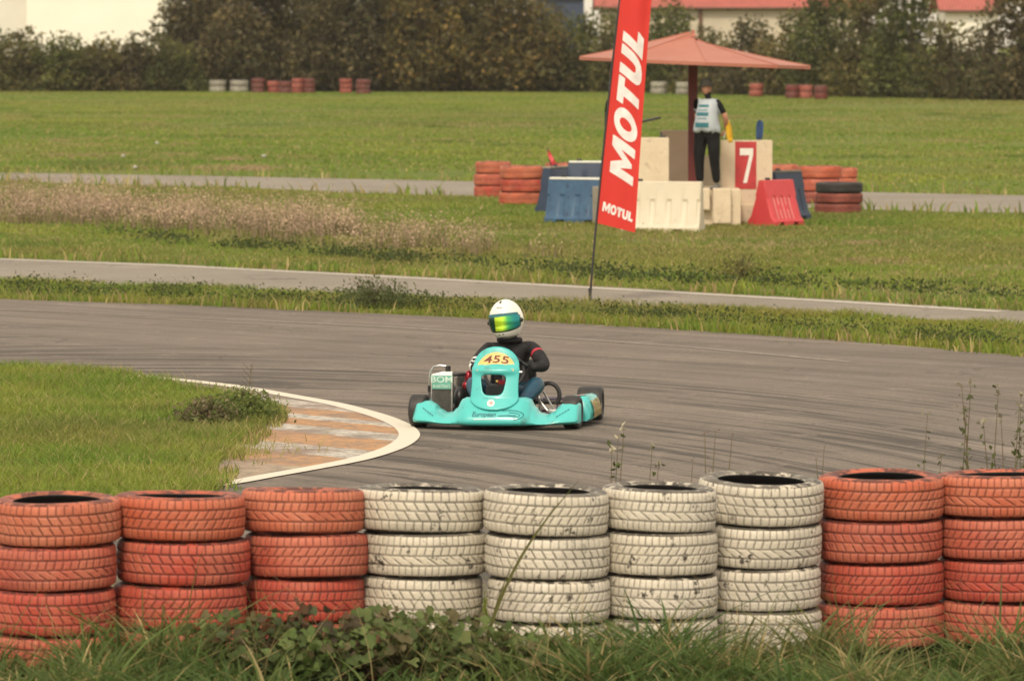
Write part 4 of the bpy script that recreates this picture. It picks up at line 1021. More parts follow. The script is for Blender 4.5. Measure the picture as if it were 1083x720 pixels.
def standing(name, loc, rz, label, J, E, fore_skin, bibbed, hat, headyaw=0.0, headtilt=0.0, extra=None):
    r = empty(name, loc, rz); tag(r, label, 'person')
    me = skin_mesh(J, E, 'hip')
    for p in me.polygons:
        s_ = seg_of(p.center, J, E); a, b, t = s_[1], s_[2], s_[3]; mi = 0
        if a.startswith('knee') or b.startswith('knee') or b.startswith('hipj') : mi = 0
        if a.startswith('elb') and b.startswith('wr') : mi = 1
        if a.startswith('sh') and b.startswith('elb') and t > .72: mi = 1
        if b in ('neck','headc') and a != 'chest': mi = 1
        p.material_index = mi
    hd = head_mb(J['headc'][0], 1.0, headyaw, headtilt)
    body = join_meshes('body', [(me, None), (hd, 1)] + [(hm, 1) for hm in (extra or [])])
    o = link('body', body, [M['tee'], M['skin']], r)
    H0 = Vector(J['headc'][0]); Rm = Matrix.Rotation(headyaw, 4, 'Z')
    # eyes
    for s2 in (-1, 1):
        mb = MB(); mb.sphere((s2*.029,-.083,.006), (.012,.008,.008), 8, 6); mb.xf(Matrix.Translation(H0) @ Rm); obj('eye', mb, M['white'], r, True)
        mb = MB(); mb.sphere((s2*.029,-.0895,.006), (.005,.003,.005), 8, 6); mb.xf(Matrix.Translation(H0) @ Rm); obj('pupil', mb, M['black'], r, True)
    mb = MB(); mb.sphere((0,.018,.03), (.082,.092,.098), 20, 12); mb.v = [(x, y, z) for x, y, z in mb.v]; mb.xf(Matrix.Translation(H0) @ Rm); obj('hair', mb, M['black'], r, True)
    if hat:
        mb = MB(); mb.lathe([(.0,.155),(.05,.153),(.078,.14),(.09,.10),(.098,.055),(.130,.040),(.132,.035),(.10,.045)], (0,0,0), 28); mb.v = [(x, y*1.12+.005, z+.0+.01*math.sin(6*math.atan2(y, x))*(1 if math.hypot(x,y) > .12 else 0)) for x, y, z in mb.v]
        mb.xf(Matrix.Translation(H0) @ Rm @ Matrix.Rotation(.08, 4, 'X')); h_ = obj('hat', mb, M['olive'], r, True)
    for s2, k in ((-1,'R'),(1,'L')):
        an = Vector(J['ank'+k][0]); mb = MB()
        rings = []
        for t, (y, hw2, h2) in enumerate(((.075,.026,.06),(.06,.036,.075),(.02,.040,.085),(-.05,.042,.060),(-.11,.046,.045),(-.16,.040,.036),(-.185,.022,.02))):
            rings.append([(an.x+hw2*math.cos(q)*1.0, an.y+y, max(.0, h2*.5+h2*.5*math.sin(q)*(1.0))) for q in [2*PI*j/12 for j in range(12)]])
        mb.loft(rings); sh_ = obj('shoe', mb, M['shoe'], r, True)
    if bibbed:
        # bib: the torso's own surface let out a little
        vs = []; fs = []; mp = {}
        nrm = [v.normal.copy() for v in me.vertices]
        for p in me.polygons:
            c = p.center
            if .93+(-c.y)*.0 < c.z < 1.475 and abs(c.x) < .235 - max(0, (c.z-1.30))*.35 and p.material_index == 0:
                idx = []
                for vi in p.vertices:
                    if vi not in mp: mp[vi] = len(vs); vs.append(me.vertices[vi].co + nrm[vi]*.016)
                    idx.append(mp[vi])
                fs.append(tuple(idx))
        mb = MB(); mb.add(vs, fs); bo = obj('bib', mb, M['bib'], r, True); bo.modifiers.new('s', 'SOLIDIFY').thickness = .006
        for (z0, z1, x0, x1) in ((1.345,1.385,-.10,.10),(1.285,1.30,-.09,.09),(1.20,1.26,-.115,.115),(1.15,1.165,-.09,.09),(1.01,1.09,-.13,.13)):
            g = [(x0,z0),(x1,z0),(x1,z1),(x0,z1)]; decal('printed_band', poly_geo([g]), lambda x, y: (x,-.6,y), bo, M['tealink'], bo, .005)
    return r
Z0 = .612
mx = AT(748, 150, 87.25)
JM = {'hip':((0,0,.95),(.185,.16)),'spine':((0,-.04,1.10),(.185,.175)),'chest':((0,-.01,1.32),(.185,.135)),'neckb':((0,.01,1.46),.062),'neck':((0,0,1.53),.052),'headc':((0,-.015,1.63),.055),
 'shL':((.175,.01,1.42),.062),'shR':((-.175,.01,1.42),.062),'elbL':((.265,.10,1.14),.045),'elbR':((-.25,.12,1.14),.045),'wrL':((.20,.20,.97),.030),'wrR':((-.10,.20,.98),.030),
 'hipjL':((.11,0,.84),.130),'hipjR':((-.11,0,.84),.130),'kneeL':((.135,-.02,.49),.088),'kneeR':((-.125,-.03,.49),.088),'ankL':((.15,.03,.085),.060),'ankR':((-.135,.02,.085),.060)}
EM = [('hip','spine'),('spine','chest'),('chest','neckb'),('neckb','neck'),('neck','headc'),('chest','shL'),('chest','shR'),('shL','elbL'),('shR','elbR'),('elbL','wrL'),('elbR','wrR'),('hip','hipjL'),('hip','hipjR'),('hipjL','kneeL'),('hipjR','kneeR'),('kneeL','ankL'),('kneeR','ankR')]
hL = hand_mesh(JM['wrL'][0], (-.25,.2,-.9), (-.8,-.2,-.1), .75, 1); hR = hand_mesh(JM['wrR'][0], (.7,.1,-.4), (0,-.8,-.3), .4, -1)
for _k in list(JM): JM[_k] = ((JM[_k][0][0]*1.1, JM[_k][0][1]*1.1, JM[_k][0][2]*1.02), tuple(x*1.08 for x in JM[_k][1]) if isinstance(JM[_k][1], tuple) else JM[_k][1]*1.06)
marsh = standing('person', (mx.x, 87.25, Z0), R(-33), 'standing person in black clothes, pale printed bib and brimmed hat, hands behind the back', JM, EM, True, True, True, R(-12), .05, [hL, hR])
# yellow flag held behind the back
wl = Matrix.Rotation(R(-33), 4, 'Z') @ Vector(JM['wrL'][0]); r = empty('yellow_flag', (mx.x+wl.x, 87.25+wl.y, Z0+wl.z)); tag(r, 'bright yellow flag held behind the back of the person in the bib', 'flag')
mb = MB(); mb.tube([(-.03,.0,-.16),(.06,.0,.14)], .008, 6); obj('stick', mb, M['white'], r)
mb = MB(); rings = []
for i in range(10):
    t = i/9; rings.append([(.03+.05*math.sin(q+t*5)*(.6+.6*math.sin(t*3)) + .05*t, -.04+.04*math.cos(q+t*3), .13-.36*t) for q in [2*PI*j/8 for j in range(8)]])
mb.loft(rings); obj('cloth', mb, M['yellow'], r, True)
# second person behind the flag, in profile, holding a board
JP = {k: (Vector(v[0]), v[1]) for k, v in JM.items()}
for k, v in {'elbL':(.22,.02,1.13),'elbR':(-.22,.0,1.13),'wrL':(.14,-.24,1.06),'wrR':(-.12,-.24,1.06),'spine':(0,-.02,1.12)}.items(): JP[k] = (Vector(v), JP[k][1])
hL = hand_mesh(JP['wrL'][0], (-.2,-1,.0), (-1,0,0), .6, -1); hR = hand_mesh(JP['wrR'][0], (.2,-1,.0), (1,0,0), .6, 1)
sx_ = AT(649, 150, 88.50).x
standing('person', (sx_, 88.50, .62), R(72), 'person in black standing hidden behind the flag, one shoulder showing at its left', JP, EM, True, False, False, 0, .05, [hL, hR])
q = Matrix.Rotation(R(72), 4, 'Z') @ Vector((.0,-.58,1.10))
r = empty('board', (sx_+q.x, 88.50+q.y, .62+q.z)); tag(r, 'dark flat board held out to the right from behind the flag', 'board'); 
mb = MB(); mb.box((.0,0,0), (.46,.40,.035), Matrix.Rotation(R(-12), 4, 'Y'), .006); obj('plate', mb, M['black'], r)
mb = MB(); mb.box((.12,-.0,.0), (.03,.12,.02), Matrix.Rotation(R(-12), 4, 'Y')); obj('clip', mb, M['metal'], r)

# ------------------------------------------------------------------ feather flag
FB = G(624, 319); FY = FB.y
ff = empty('advertising_flag', FB); tag(ff, 'tall red feather flag with white MOTUL lettering on a thin black pole', 'flag')
def wz(py): return AT(624, py, FY).z
def wx(px, py): return AT(px, py, FY).x - FB.x
TOP = 5.0
def pole_x(z):  # left edge of the cloth / pole, in local x
    t = z/3.4; return wx(624,300)+ (wx(655,0)-wx(625,300))*(t**1.15) 
def cloth_pt(u, v):
    """u 0..1 left to right, v 0..1 bottom to top"""
    zb = wz(236)-(wz(236)-wz(246))*u; zt = TOP - .35*u*u
    z = zb+(zt-zb)*v
    left = pole_x(z)+.012; w0 = wx(671,245)-wx(629,237)+.015; w1 = wx(688,0)-wx(655,0)
    ww = w0+(w1-w0)*min(1, z/3.4)
    if z > 4.2: ww *= max(.15, math.sqrt(max(0, 1-((z-4.2)/.85)**2)))
    y = .028*math.sin(u*5+v*4)*u + .015*math.sin(v*17+u*2)*u + .012*math.sin(u*11-v*3)*u
    return Vector((left+ww*u, y, z))
rings = [[cloth_pt(u/24, v/90) for u in range(25)] for v in range(91)]
mb = MB(); mb.loft(rings, False, False); cloth = obj('cloth', mb, M['flag'], ff, True)
mb = MB(); pp = [(pole_x(z), .0, z) for z in [k*.25 for k in range(0, 21)]]; mb.tube(pp, [.013]*12+[.011-.0006*k for k in range(9)], 8)
obj('pole', mb, M['pole'], ff, True)
mb = MB(); mb.tube([(0,0,-.05),(0,0,.16)], .02, 8); mb.box((0,0,.02), (.16,.05,.02)); obj('ground_spike', mb, M['darkmetal'], ff)
# letters, drawn as heavy slanted caps: x along the word, y up, cap height 1
def ell(cx, cy, a, b, n=28): return [(cx+a*math.cos(2*PI*i/n), cy+b*math.sin(2*PI*i/n)) for i in range(n)]
GL = {
 'M': (1.28, [[(0,0),(.0,1),(.36,1),(.64,.50),(.92,1),(1.28,1),(1.28,0),(.96,0),(.96,.58),(.70,.10),(.56,.10),(.32,.58),(.32,0)]]),
 'O': (1.02, [ell(.51,.5,.51,.53), ell(.51,.5,.19,.27)]),
 'T': (.88, [[(.27,0),(.27,.70),(0,.70),(0,1),(.88,1),(.88,.70),(.61,.70),(.61,0)]]),
 'U': (.98, [[(0,1),(0,.38),(.04,.18),(.16,.04),(.34,-.03),(.64,-.03),(.82,.04),(.94,.18),(.98,.38),(.98,1),(.64,1),(.64,.42),(.61,.30),(.55,.26),(.43,.26),(.37,.30),(.34,.42),(.34,1)]]),
 'L': (.76, [[(0,0),(0,1),(.34,1),(.34,.30),(.76,.30),(.76,0)]])}
def word(txt, gap=.08, shear=.22):
    x = 0; out = []
    for ch in txt:
        w_, lp = GL[ch]; out.append(poly_geo([[(x+a+b*shear, b) for a, b in l] for l in lp])); x += w_+gap
    return out, x-gap
def clothpos(u, v, off=.004):
    p = cloth_pt(u, v); e = .01; du = cloth_pt(min(1,u+e), v)-cloth_pt(max(0,u-e), v); dv = cloth_pt(u, min(1,v+e))-cloth_pt(u, max(0,v-e)); n_ = du.cross(dv).normalized()
    if n_.y > 0: n_ = -n_
    return p+n_*off
def v_of(z): return (z-wz(241))/(TOP-wz(241))
big, tot = word('MOTUL'); z_lo = wz(191); z_hi = wz(20)
for ch, geo in zip('MOTUL', big):
    geo = subdiv_geo(geo, .12); vs = []
    for x, y in geo[0]:
        z = z_lo + (x/(tot+.22))*(z_hi-z_lo); u = .86 - y*.66; vs.append(clothpos(u, v_of(z)))
    mb = MB(); mb.add(vs, geo[1]); obj('letter', mb, M['flagwhite'], cloth)
sm, tot = word('MOTUL', .05, .12)
for ch, geo in zip('MOTUL', sm):
    geo = subdiv_geo(geo, .3); vs = []
    for x, y in geo[0]:
        u = .09 + x/tot*.82; z = wz(222.5-.0) + (y-.5)*.115 - u*.045+.012; vs.append(clothpos(u, v_of(z)))
    mb = MB(); mb.add(vs, geo[1]); obj('letter', mb, M['flagwhite'], cloth)

# ------------------------------------------------------------------ the kart
KO = G(520, 456.5); PSI = R(8)
kart = empty('racing_kart', (KO.x, KO.y, .004), -PSI); tag(kart, 'turquoise racing kart cornering, its front panel numbered 455', 'kart')
def K(name, mb, m, parent=None, smooth=True, ang=35):
    o = obj(name, mb, M[m] if isinstance(m, str) else m, parent or kart)
    if smooth: autosmooth(o, ang)
    return o
# nose
hx_ = [(-.66,.19),(-.63,.212),(-.54,.212),(-.50,.19),(-.455,.148),(-.40,.122),(-.35,.130),(-.31,.165),(-.265,.235),(-.23,.250),(0,.258),(.23,.252),(.265,.240),(.30,.175),(.345,.125),(.40,.115),(.455,.140),(.49,.178),(.52,.205),(.63,.212),(.66,.19)]
def hfun(x):
    for (a, b), (c, d) in zip(hx_, hx_[1:]):
        if a <= x <= c: t = (x-a)/(c-a); t = t*t*(3-2*t); return b+(d-b)*t
    return hx_[0][1]
def sst(a, b, x): t = max(0, min(1, (x-a)/(b-a))); return t*t*(3-2*t)
rings = []
for i in range(121):
    x = -.66+1.31*i/120; ax = abs(x); h_ = hfun(x)
    yf = .02+.15*(ax/.655)**2.6 + .035*sst(.20,.30,ax); endc = .03*sst(.64,.66,ax); yf += endc
    z0 = .038+.012*(ax/.655)**2; pr = []
    for (yy, t) in ((.30,0),(.12,-.02),(.035,0),(.008,.05),(.0,.12),(.002,.22),(.016,.34),(.04,.48),(.068,.62),(.095,.76),(.12,.87),(.148,.95),(.18,.99),(.215,1),(.27,.985),(.30,.96)):
        lipb = .020*math.exp(-((t-.16)/.12)**2)*sst(.40,.56,ax)
        pr.append((x, yf+yy*(1-.25*sst(.5,.65,ax))-lipb, z0+t*(h_-z0)))
    rings.append(pr)
mb = MB(); mb.loft(rings); nose = K('nose_fairing', mb, 'teal', ang=60)
# front panel (number panel) with window
def pw(z):  # half width of the panel at height z
    if z < .251: t = max(0, (z-.161)/.09); return .19*math.sqrt(max(0, 1-(1-t)**2))*.98+.005
    if z < .48: return .188+.006*math.sin((z-.251)/.229*PI)*-1
    t = (z-.48)/.165; return .178*math.sqrt(max(0, 1-t**2.1))+.002
def py_(x, z):
    lean = .082+.75*min(.11, max(0, z-.14))+.36*max(0, z-.25); bulge = -.042*(1-min(1, (abs(x)/.20))**2.2)
    br = -.028*math.exp(-((z-.465)/.03)**2)*(1-min(1, abs(x)/.19)**4) + .03*sst(.475,.51,z)
    return lean+bulge+br
def outer_loop(n):
    pts = []
    zs = [.162+.482*i/60 for i in range(61)]
    path = [(pw(z), z) for z in zs] + [(-pw(z), z) for z in zs[::-1]]
    L_ = [0]
    for a, b in zip(path, path[1:]+path[:1]): L_.append(L_[-1]+math.dist(a, b))
    for k in range(n):
        s_ = L_[-1]*k/n; i = max(j for j in range(len(L_)-1) if L_[j] <= s_); a = path[i]; b = path[(i+1) % len(path)]; t = (s_-L_[i])/max(1e-9, L_[i+1]-L_[i]); pts.append((a[0]+(b[0]-a[0])*t, a[1]+(b[1]-a[1])*t))
    return pts
NP = 96; ol = outer_loop(NP); cx_, cz_ = -.012, .352
def hole_pt(a):
    c, s_ = math.cos(a), math.sin(a); ex = 4.0; rr = (abs(c/ .093)**ex+abs(s_/.082)**ex)**(-1/ex); x = rr*c; z = rr*s_
    x *= 1+.16*(z/.082); return (cx_+x, cz_+z)
rings = []
for k in range(13):
    t = k/12; ring = []
    for (ox, oz) in ol:
        a = math.atan2(oz-cz_, ox-cx_); hx2, hz2 = hole_pt(a); x = hx2+(ox-hx2)*t; z = hz2+(oz-hz2)*t; ring.append((x, py_(x, z), z))
    rings.append(ring)
mb = MB(); mb.loft(rings, False); panel = K('number_panel', mb, 'teal', ang=60); sm_ = panel.modifiers.new('s', 'SOLIDIFY'); sm_.thickness = .012; sm_.offset = 0
# number plate arc + number
arc = []
for i in range(21): a = R(158-136*i/20); arc.append((-.0+.160*math.cos(a), .438+.165*math.sin(a)))
arc2 = []
for i in range(21): a = R(22+136*i/20); arc2.append((.0+.160*math.cos(a)*.98, .425+.088*math.sin(a)))
decal('number_plate', poly_geo([arc+arc2]), lambda x, y: (x, -.3, y), panel, M['amber'], panel, .009)
g = text_geo('455', .118, .009, .12)
def bend(x, y): return (x*1.15, -.3, .548+y*.66-1.5*x*x)
npz = decal('number', g, bend, panel, M['numred'], panel, .013)
decal('sticker', poly_geo([ell(-.02,.215,.030,.026)]), lambda x, y: (x,-.3,y), panel, M['white'], panel, .009)
decal('sticker', poly_geo([ell(-.017,.217,.014,.012)]), lambda x, y: (x,-.3,y), panel, M['pink'], panel, .012)
for k in range(6):
    x0 = -.085+k*.022; decal('lettering', poly_geo([[(x0,.248),(x0+.015,.248),(x0+.017,.254),(x0+.002,.255)]]), lambda x, y: (x,-.3,y), panel, M['teal_dark'], panel, .009)
# nose lettering
g = text_geo('European', .052, .012, .2, 'LEFT'); decal('lettering', g, lambda x, y: (-.165+x*.95,-.3,.128+y), nose, M['tealink'], nose, .004)
sw = [(.035,.115),(.10,.119),(.16,.114),(.19,.119),(.185,.125),(.12,.126),(.05,.122)]
decal('lettering', poly_geo([sw]), lambda x, y: (x,-.3,y), nose, M['tealink'], nose, .004)
def arcband(cx, cy, a, b, t0, t1, wd, n=20):
    o_ = [(cx+a*math.cos(R(t0+(t1-t0)*i/n)), cy+b*math.sin(R(t0+(t1-t0)*i/n))) for i in range(n+1)]
    i_ = [(cx+(a-wd)*math.cos(R(t0+(t1-t0)*i/n)), cy+(b-wd)*math.sin(R(t0+(t1-t0)*i/n))) for i in range(n+1)]
    return o_+i_[::-1]
decal('lettering', poly_geo([arcband(.13,.124,.115,.040,-70,120,.006)]), lambda x, y: (x,-.3,y), nose, M['tealink'], nose, .004)
decal('lettering', poly_geo([arcband(.14,.124,.075,.022,-70,100,.005)]), lambda x, y: (x,-.3,y), nose, M['tealink'], nose, .004)
decal('lettering', poly_geo([[(-.148,.088),(.02,.091),(.02,.096),(-.148,.094)]]), lambda x, y: (x,-.3,y), nose, M['mintwhite'], nose, .004)
for s_ in (-1, 1):
    for k in range(5):
        x0 = s_*(.565-k*.020); z0 = .150-k*.012; q_ = [(x0,z0),(x0+s_*.004,z0+.010),(x0+s_*.018,z0+.018),(x0+s_*.014,z0+.006)]
        decal('lettering', poly_geo([q_]), lambda x, y: (x,-.3,y), nose, M['tealink'], nose, .004)
# chassis
mb = MB()
for s_ in (-1, 1):
    mb.tube([(s_*.12,.20,.055),(s_*.30,.36,.055),(s_*.33,.70,.055),(s_*.30,1.05,.055),(s_*.30,1.62,.06)], .016, 8)
for y in (.30,.62,1.22,1.60): mb.tube([(-.31,y,.055),(.31,y,.055)], .015, 8)
mb.tube([(-.56,1.72,.14),(-.50,1.76,.14),(.50,1.76,.14),(.56,1.72,.14)], .016, 8); mb.tube([(-.3,1.6,.06),(-.3,1.76,.14)], .012); mb.tube([(.3,1.6,.06),(.3,1.76,.14)], .012)
K('frame', mb, 'frame')
mb = MB(); mb.box((0,.62,.036), (.60,.80,.006)); K('floor_tray', mb, 'metal', smooth=False)
mb = MB(); mb.tube([(-.66,1.38,.14),(.66,1.38,.14)], .020, 10); K('rear_axle', mb, 'darkmetal')
def wheel(x, y, rad, wd, steer=0.0):
    e = MB(); hw2 = wd/2
    prof = [(rad*.52,-hw2*.8),(rad*.70,-hw2),(rad*.90,-hw2*.98),(rad*.985,-hw2*.84),(rad,-hw2*.6),(rad,hw2*.6),(rad*.985,hw2*.84),(rad*.90,hw2*.98),(rad*.70,hw2),(rad*.52,hw2*.8)]
    e.lathe(prof, (0,0,0), 40, 'X', True); t = K('wheel', e, 'rubber', ang=50); t.location = (x, y, rad); t.rotation_euler = (0,0,steer)
    m2 = MB(); m2.lathe([(.0,-hw2*.3),(rad*.18,-hw2*.35),(rad*.44,-hw2*.55),(rad*.52,-hw2*.82),(rad*.56,-hw2*.80),(rad*.50,0),(rad*.56,hw2*.80),(rad*.52,hw2*.82),(rad*.44,hw2*.55),(rad*.18,hw2*.35),(.0,hw2*.3)], (0,0,0), 28, 'X')
    rim = obj('rim', m2, M['metal'], t); autosmooth(rim)
    m3 = MB()
    for k in range(3): a = 2*PI*k/3; m3.tube([(hw2*.3, .03*math.cos(a), .03*math.sin(a)), (hw2*.42, .03*math.cos(a), .03*math.sin(a))], .006, 6); m3.tube([(-hw2*.3, .03*math.cos(a), .03*math.sin(a)), (-hw2*.42, .03*math.cos(a), .03*math.sin(a))], .006, 6)
    obj('hub_bolts', m3, M['darkmetal'], t)
    return t
wheel(-.635,.40,.130,.125,R(-6)); wheel(.585,.40,.130,.125,R(-6)); wheel(-.60,1.38,.140,.205); wheel(.605,1.38,.134,.20)
mb = MB()
for s_ in (-1, 1):
    mb.tube([(s_*.31,.36,.07),(s_*.46,.40,.12),(s_*.57,.40,.13)], .014, 8); mb.tube([(0,.56,.12),(s_*.46,.46,.11)], .008, 6)
K('steering_linkage', mb, 'darkmetal')
# side pods
for s_ in (-1, 1):
    rings = []
    for i in range(17):
        y = .58+.60*i/16; e = min(1, min(i, 16-i)/2.5); top = (.255 if s_ > 0 else .16)*(1-.10*(i/16))*(.80+.20*math.sqrt(e)); xo = (.725 if s_ > 0 else .69)*(1-.03*(1-e)); xi = .50 if s_ > 0 else .60
        pr = [(s_*xi,y,.05),(s_*(xo-.03),y,.045),(s_*xo,y,.07),(s_*(xo+.003),y,.12),(s_*(xo-.01),y,.17),(s_*(xo-.035),y,top-.012),(s_*(xo-.07),y,top),(s_*xi,y,top-.02)]
        rings.append(pr)
    mb = MB(); mb.loft(rings); pod = K('side_pod', mb, 'teal', ang=50)
    # printed strip over the outer shoulder
    def pod_strip(y0, y1, tt, mm, nm, zz=((.07,.725),(.12,.728),(.17,.715),(.205,.697)) if True else None):
        vs = []; 
        for y in (y0, y1):
            for z, xx in zz: vs.append((s_*(xx+.004), y, z))
        k = len(zz); fs = [(i, i+1, k+i+1, k+i) for i in range(k-1)]; m2 = MB(); m2.add(vs, fs); obj(nm, m2, M[mm], pod)
    for j in range(7): (pod_strip(.63+j*.066, .63+j*.066+.048, 0, 'gold', 'printed_panel') if s_ > 0 else None)
    if s_ < 0: continue
    m2 = MB(); m2.add([(s_*.628,.605,.2365),(s_*.56,.605,.232),(s_*.56,.68,.232),(s_*.628,.68,.2365)], [(0,1,2,3)]); obj('sticker', m2, M['pink'], pod, loc=(.03,.03,.012))
    if s_ > 0:  # front face print of the pod
        pass
# seat
mb = MB(); rings = []
for i in range(15):
    t = i/14; q = t*PI*.58
    if t < .4: y = .82+.42*(t/.4); z = .085-.02*math.sin(t/.4*PI)
    else: k = (t-.4)/.6; y = 1.24+.10*k+.03*math.sin(k*PI); z = .085+.40*k
    hw2 = .175+.02*math.sin(t*PI); side = .10 if t < .5 else .14*(1-.5*(t-.5)/.5)
    nrm_y = -1 if t > .4 else -.0; nrm_z = 0 if t > .5 else 1
    up = Vector((0, -math.sin(min(1, t/.55)*PI/2), math.cos(min(1, t/.55)*PI/2)))
    ring = []
    for j in range(13):
        u = -1+2*j/12; ring.append(Vector((hw2*u, y, z)) + up*side*abs(u)**3)
    rings.append(ring)
mb.loft(rings, False, False); seat = K('seat', mb, 'black', ang=70); sm_ = seat.modifiers.new('s', 'SOLIDIFY'); sm_.thickness = .012
# steering wheel and column
SWC = Vector((.0,.70,.42)); tilt = Matrix.Rotation(R(-52), 3, 'X')
mb = MB(); n1, n2 = 40, 8; rings = []
def sw_pt(a, rr=0, b=0):
    v = Vector((math.cos(a)*(.155+rr*math.cos(b)), math.sin(a)*(.155+rr*math.cos(b)), rr*math.sin(b))); return SWC + tilt @ Vector((v.x, v.y, v.z)) if False else SWC + Matrix.Rotation(R(58), 3, 'X') @ v
for i in range(n1+1): rings.append([sw_pt(2*PI*i/n1, .014, 2*PI*j/n2) for j in range(n2)])
mb.loft(rings, False); sw_ = K('steering_wheel', mb, 'black')
mb = MB()
for a in (R(0), R(180), R(270)): mb.tube([SWC, sw_pt(a)], .010, 6)
obj('spokes', mb, M['metal'], sw_)
mb = MB(); mb.tube([SWC, (0,.44,.12)], .011, 8); K('steering_column', mb, 'darkmetal')
for s_ in (-1, 1):
    mb = MB(); mb.tube([(s_*.13,.26,.06),(s_*.14,.30,.20)], .008, 6); mb.box((s_*.14,.30,.205), (.07,.02,.02)); K('pedal', mb, 'metal')
# fuel tank
mb = MB(); mb.box((0,.56,.19), (.24,.20,.28), bev=.03); tk = K('fuel_tank', mb, 'black'); mb = MB(); mb.lathe([(0,.03),(.03,.03),(.032,0)], (0,.56,.335), 14); obj('cap', mb, M['redmetal'], tk)
# radiator on the kart's right (image left)
RX, RY = -.515, .82
mb = MB(); mb.box((RX, RY, .225), (.155,.045,.30), bev=.004)
for k in range(24): mb.box((RX, RY-.025, .09+k*.0115), (.135,.012,.004))
rad_ = K('radiator', mb, 'radcore', smooth=False)
mb = MB(); mb.box((RX-.082, RY-.012, .225), (.010,.06,.30)); mb.box((RX+.082, RY-.012, .225), (.010,.06,.30)); obj('side_tank', mb, M['metal'], rad_)
mb = MB(); mb.box((RX, RY-.03, .328), (.175,.02,.108), bev=.004); pb = obj('name_board', mb, M['mint'], rad_)
g = text_geo('BOM', .066, .02); vs = [(RX+x*1.28, RY-.043, .349+y) for x, y in g[0]]; mb = MB(); mb.add(vs, g[1]); obj('lettering', mb, M['mintwhite'], pb)
g = text_geo('KARTING', .032, .012); vs = [(RX+x*1.0, RY-.043, .297+y) for x, y in g[0]]; mb = MB(); mb.add(vs, g[1]); obj('lettering', mb, M['mintwhite'], pb)
mb = MB(); mb.loft([[(x, RY-.04, .384),(x, RY+.03, .384),(x, RY+.03, .384+hh),(x, RY-.03, .384+hh)] for x, hh in ((RX-.083,.006),(RX+.0,.028),(RX+.083,.03))]); obj('header', mb, M['white'], rad_)
mb = MB(); mb.lathe([(0,.05),(.02,.048),(.022,.0)], (RX+.045, RY, .41), 14); obj('filler_cap', mb, M['black'], rad_)
mb = MB(); mb.tube([(RX+.03,RY,.455),(RX-.02,RY,.462),(RX-.07,RY,.45),(RX-.098,RY,.41),(RX-.104,RY,.35),(RX-.104,RY,.29)], .008, 8); K('breather_hose', mb, 'metal')
mb = MB(); mb.tube([(RX-.104,RY,.30),(RX-.104,RY,.25)], .016, 8); K('hose_fitting', mb, 'black')
# engine with red parts, carburettor, exhaust, air box
mb = MB(); mb.box((-.36,1.12,.16), (.17,.22,.16), bev=.015); mb.lathe([(0,.14),(.07,.14),(.075,.0)], (-.36,1.06,.24), 20)
for k in range(6): mb.lathe([(.085,.004),(.085,0)], (-.36,1.06,.25+k*.018), 20)
K('engine', mb, 'darkmetal')
mb = MB(); mb.sphere((-.315,.90,.365), (.035,.04,.055), 12, 8); mb.sphere((-.335,.88,.30), (.03,.03,.035), 12, 8); mb.tube([(-.42,.90,.385),(-.30,.90,.385)], .012, 8); mb.box((-.29,.87,.29), (.05,.05,.05), bev=.01); K('carburettor', mb, 'redmetal')
mb = MB(); mb.tube([(-.43,.84,.385),(-.36,.86,.39),(-.31,.92,.385)], .013, 8); K('coolant_hose', mb, 'black')
mb = MB(); mb.sphere((-.385,.92,.20), (.055,.10,.09), 16, 10); K('air_box', mb, 'black')
mb = MB(); mb.tube([(-.40,1.25,.16),(-.42,1.45,.15),(-.44,1.65,.16)], [.03,.05,.03], 12); K('exhaust', mb, 'metal')
# hoop hose on the kart's left
mb = MB(); pts = []
for i in range(15): a = R(140-190*i/14); pts.append((.325+.085*math.cos(a), .95, .225+.095*math.sin(a)))
mb.tube(pts, .018, 10); K('hoop_hose', mb, 'rubber')
mb = MB(); mb.tube([(.30,.80,.26),(.40,.72,.12)], .008, 6); mb.tube([(.26,.74,.22),(.36,.70,.10)], .007, 6); mb.box((.40,.70,.10), (.10,.10,.06), bev=.012); K('brake_assembly', mb, 'metal')
mb = MB(); mb.lathe([(.03,-.004),(.10,-.004),(.10,.004),(.03,.004)], (.20,1.38,.14), 30, 'X', True); K('brake_disc', mb, 'metal')
mb = MB(); mb.lathe([(.02,-.004),(.11,-.004),(.11,.004),(.02,.004)], (-.24,1.38,.14), 30, 'X', True); K('sprocket', mb, 'darkmetal')
# chest-level glimpses behind the window: dash light
mb = MB(); mb.box((-.02,.62,.352), (.07,.02,.018), bev=.005); K('lap_timer', mb, 'gold')

# driver
drv = empty('person', kart.location+Vector((0,0,.022)), -PSI); tag(drv, 'kart driver in black and blue race suit and white helmet, sitting at the wheel', 'person')
handL = sw_pt(R(20)); handR = sw_pt(R(160))
JD = {'hip':((.0,1.14,.20),(.155,.12)),'spine':((.0,1.16,.34),(.14,.11)),'chest':((.0,1.10,.50),(.165,.115)),'neckb':((.0,1.05,.635),.085),'neck':((-.005,1.03,.66),.055),'headc':((-.01,.99,.76),.085),
 'shL':((.175,1.04,.585),.063),'shR':((-.18,1.06,.575),.062),'elbL':((.315,.84,.435),.056),'elbR':((-.275,.84,.42),.050),'wrL':((.20,.735,.435),.034),'wrR':((-.185,.725,.435),.034),
 'hipjL':((.10,1.08,.17),.09),'hipjR':((-.10,1.08,.17),.09),'kneeL':((.275,.70,.315),.070),'kneeR':((-.265,.72,.315),.068),'ankL':((.145,.40,.13),.043),'ankR':((-.145,.40,.13),.043)}
med = skin_mesh(JD, EM, 'hip')
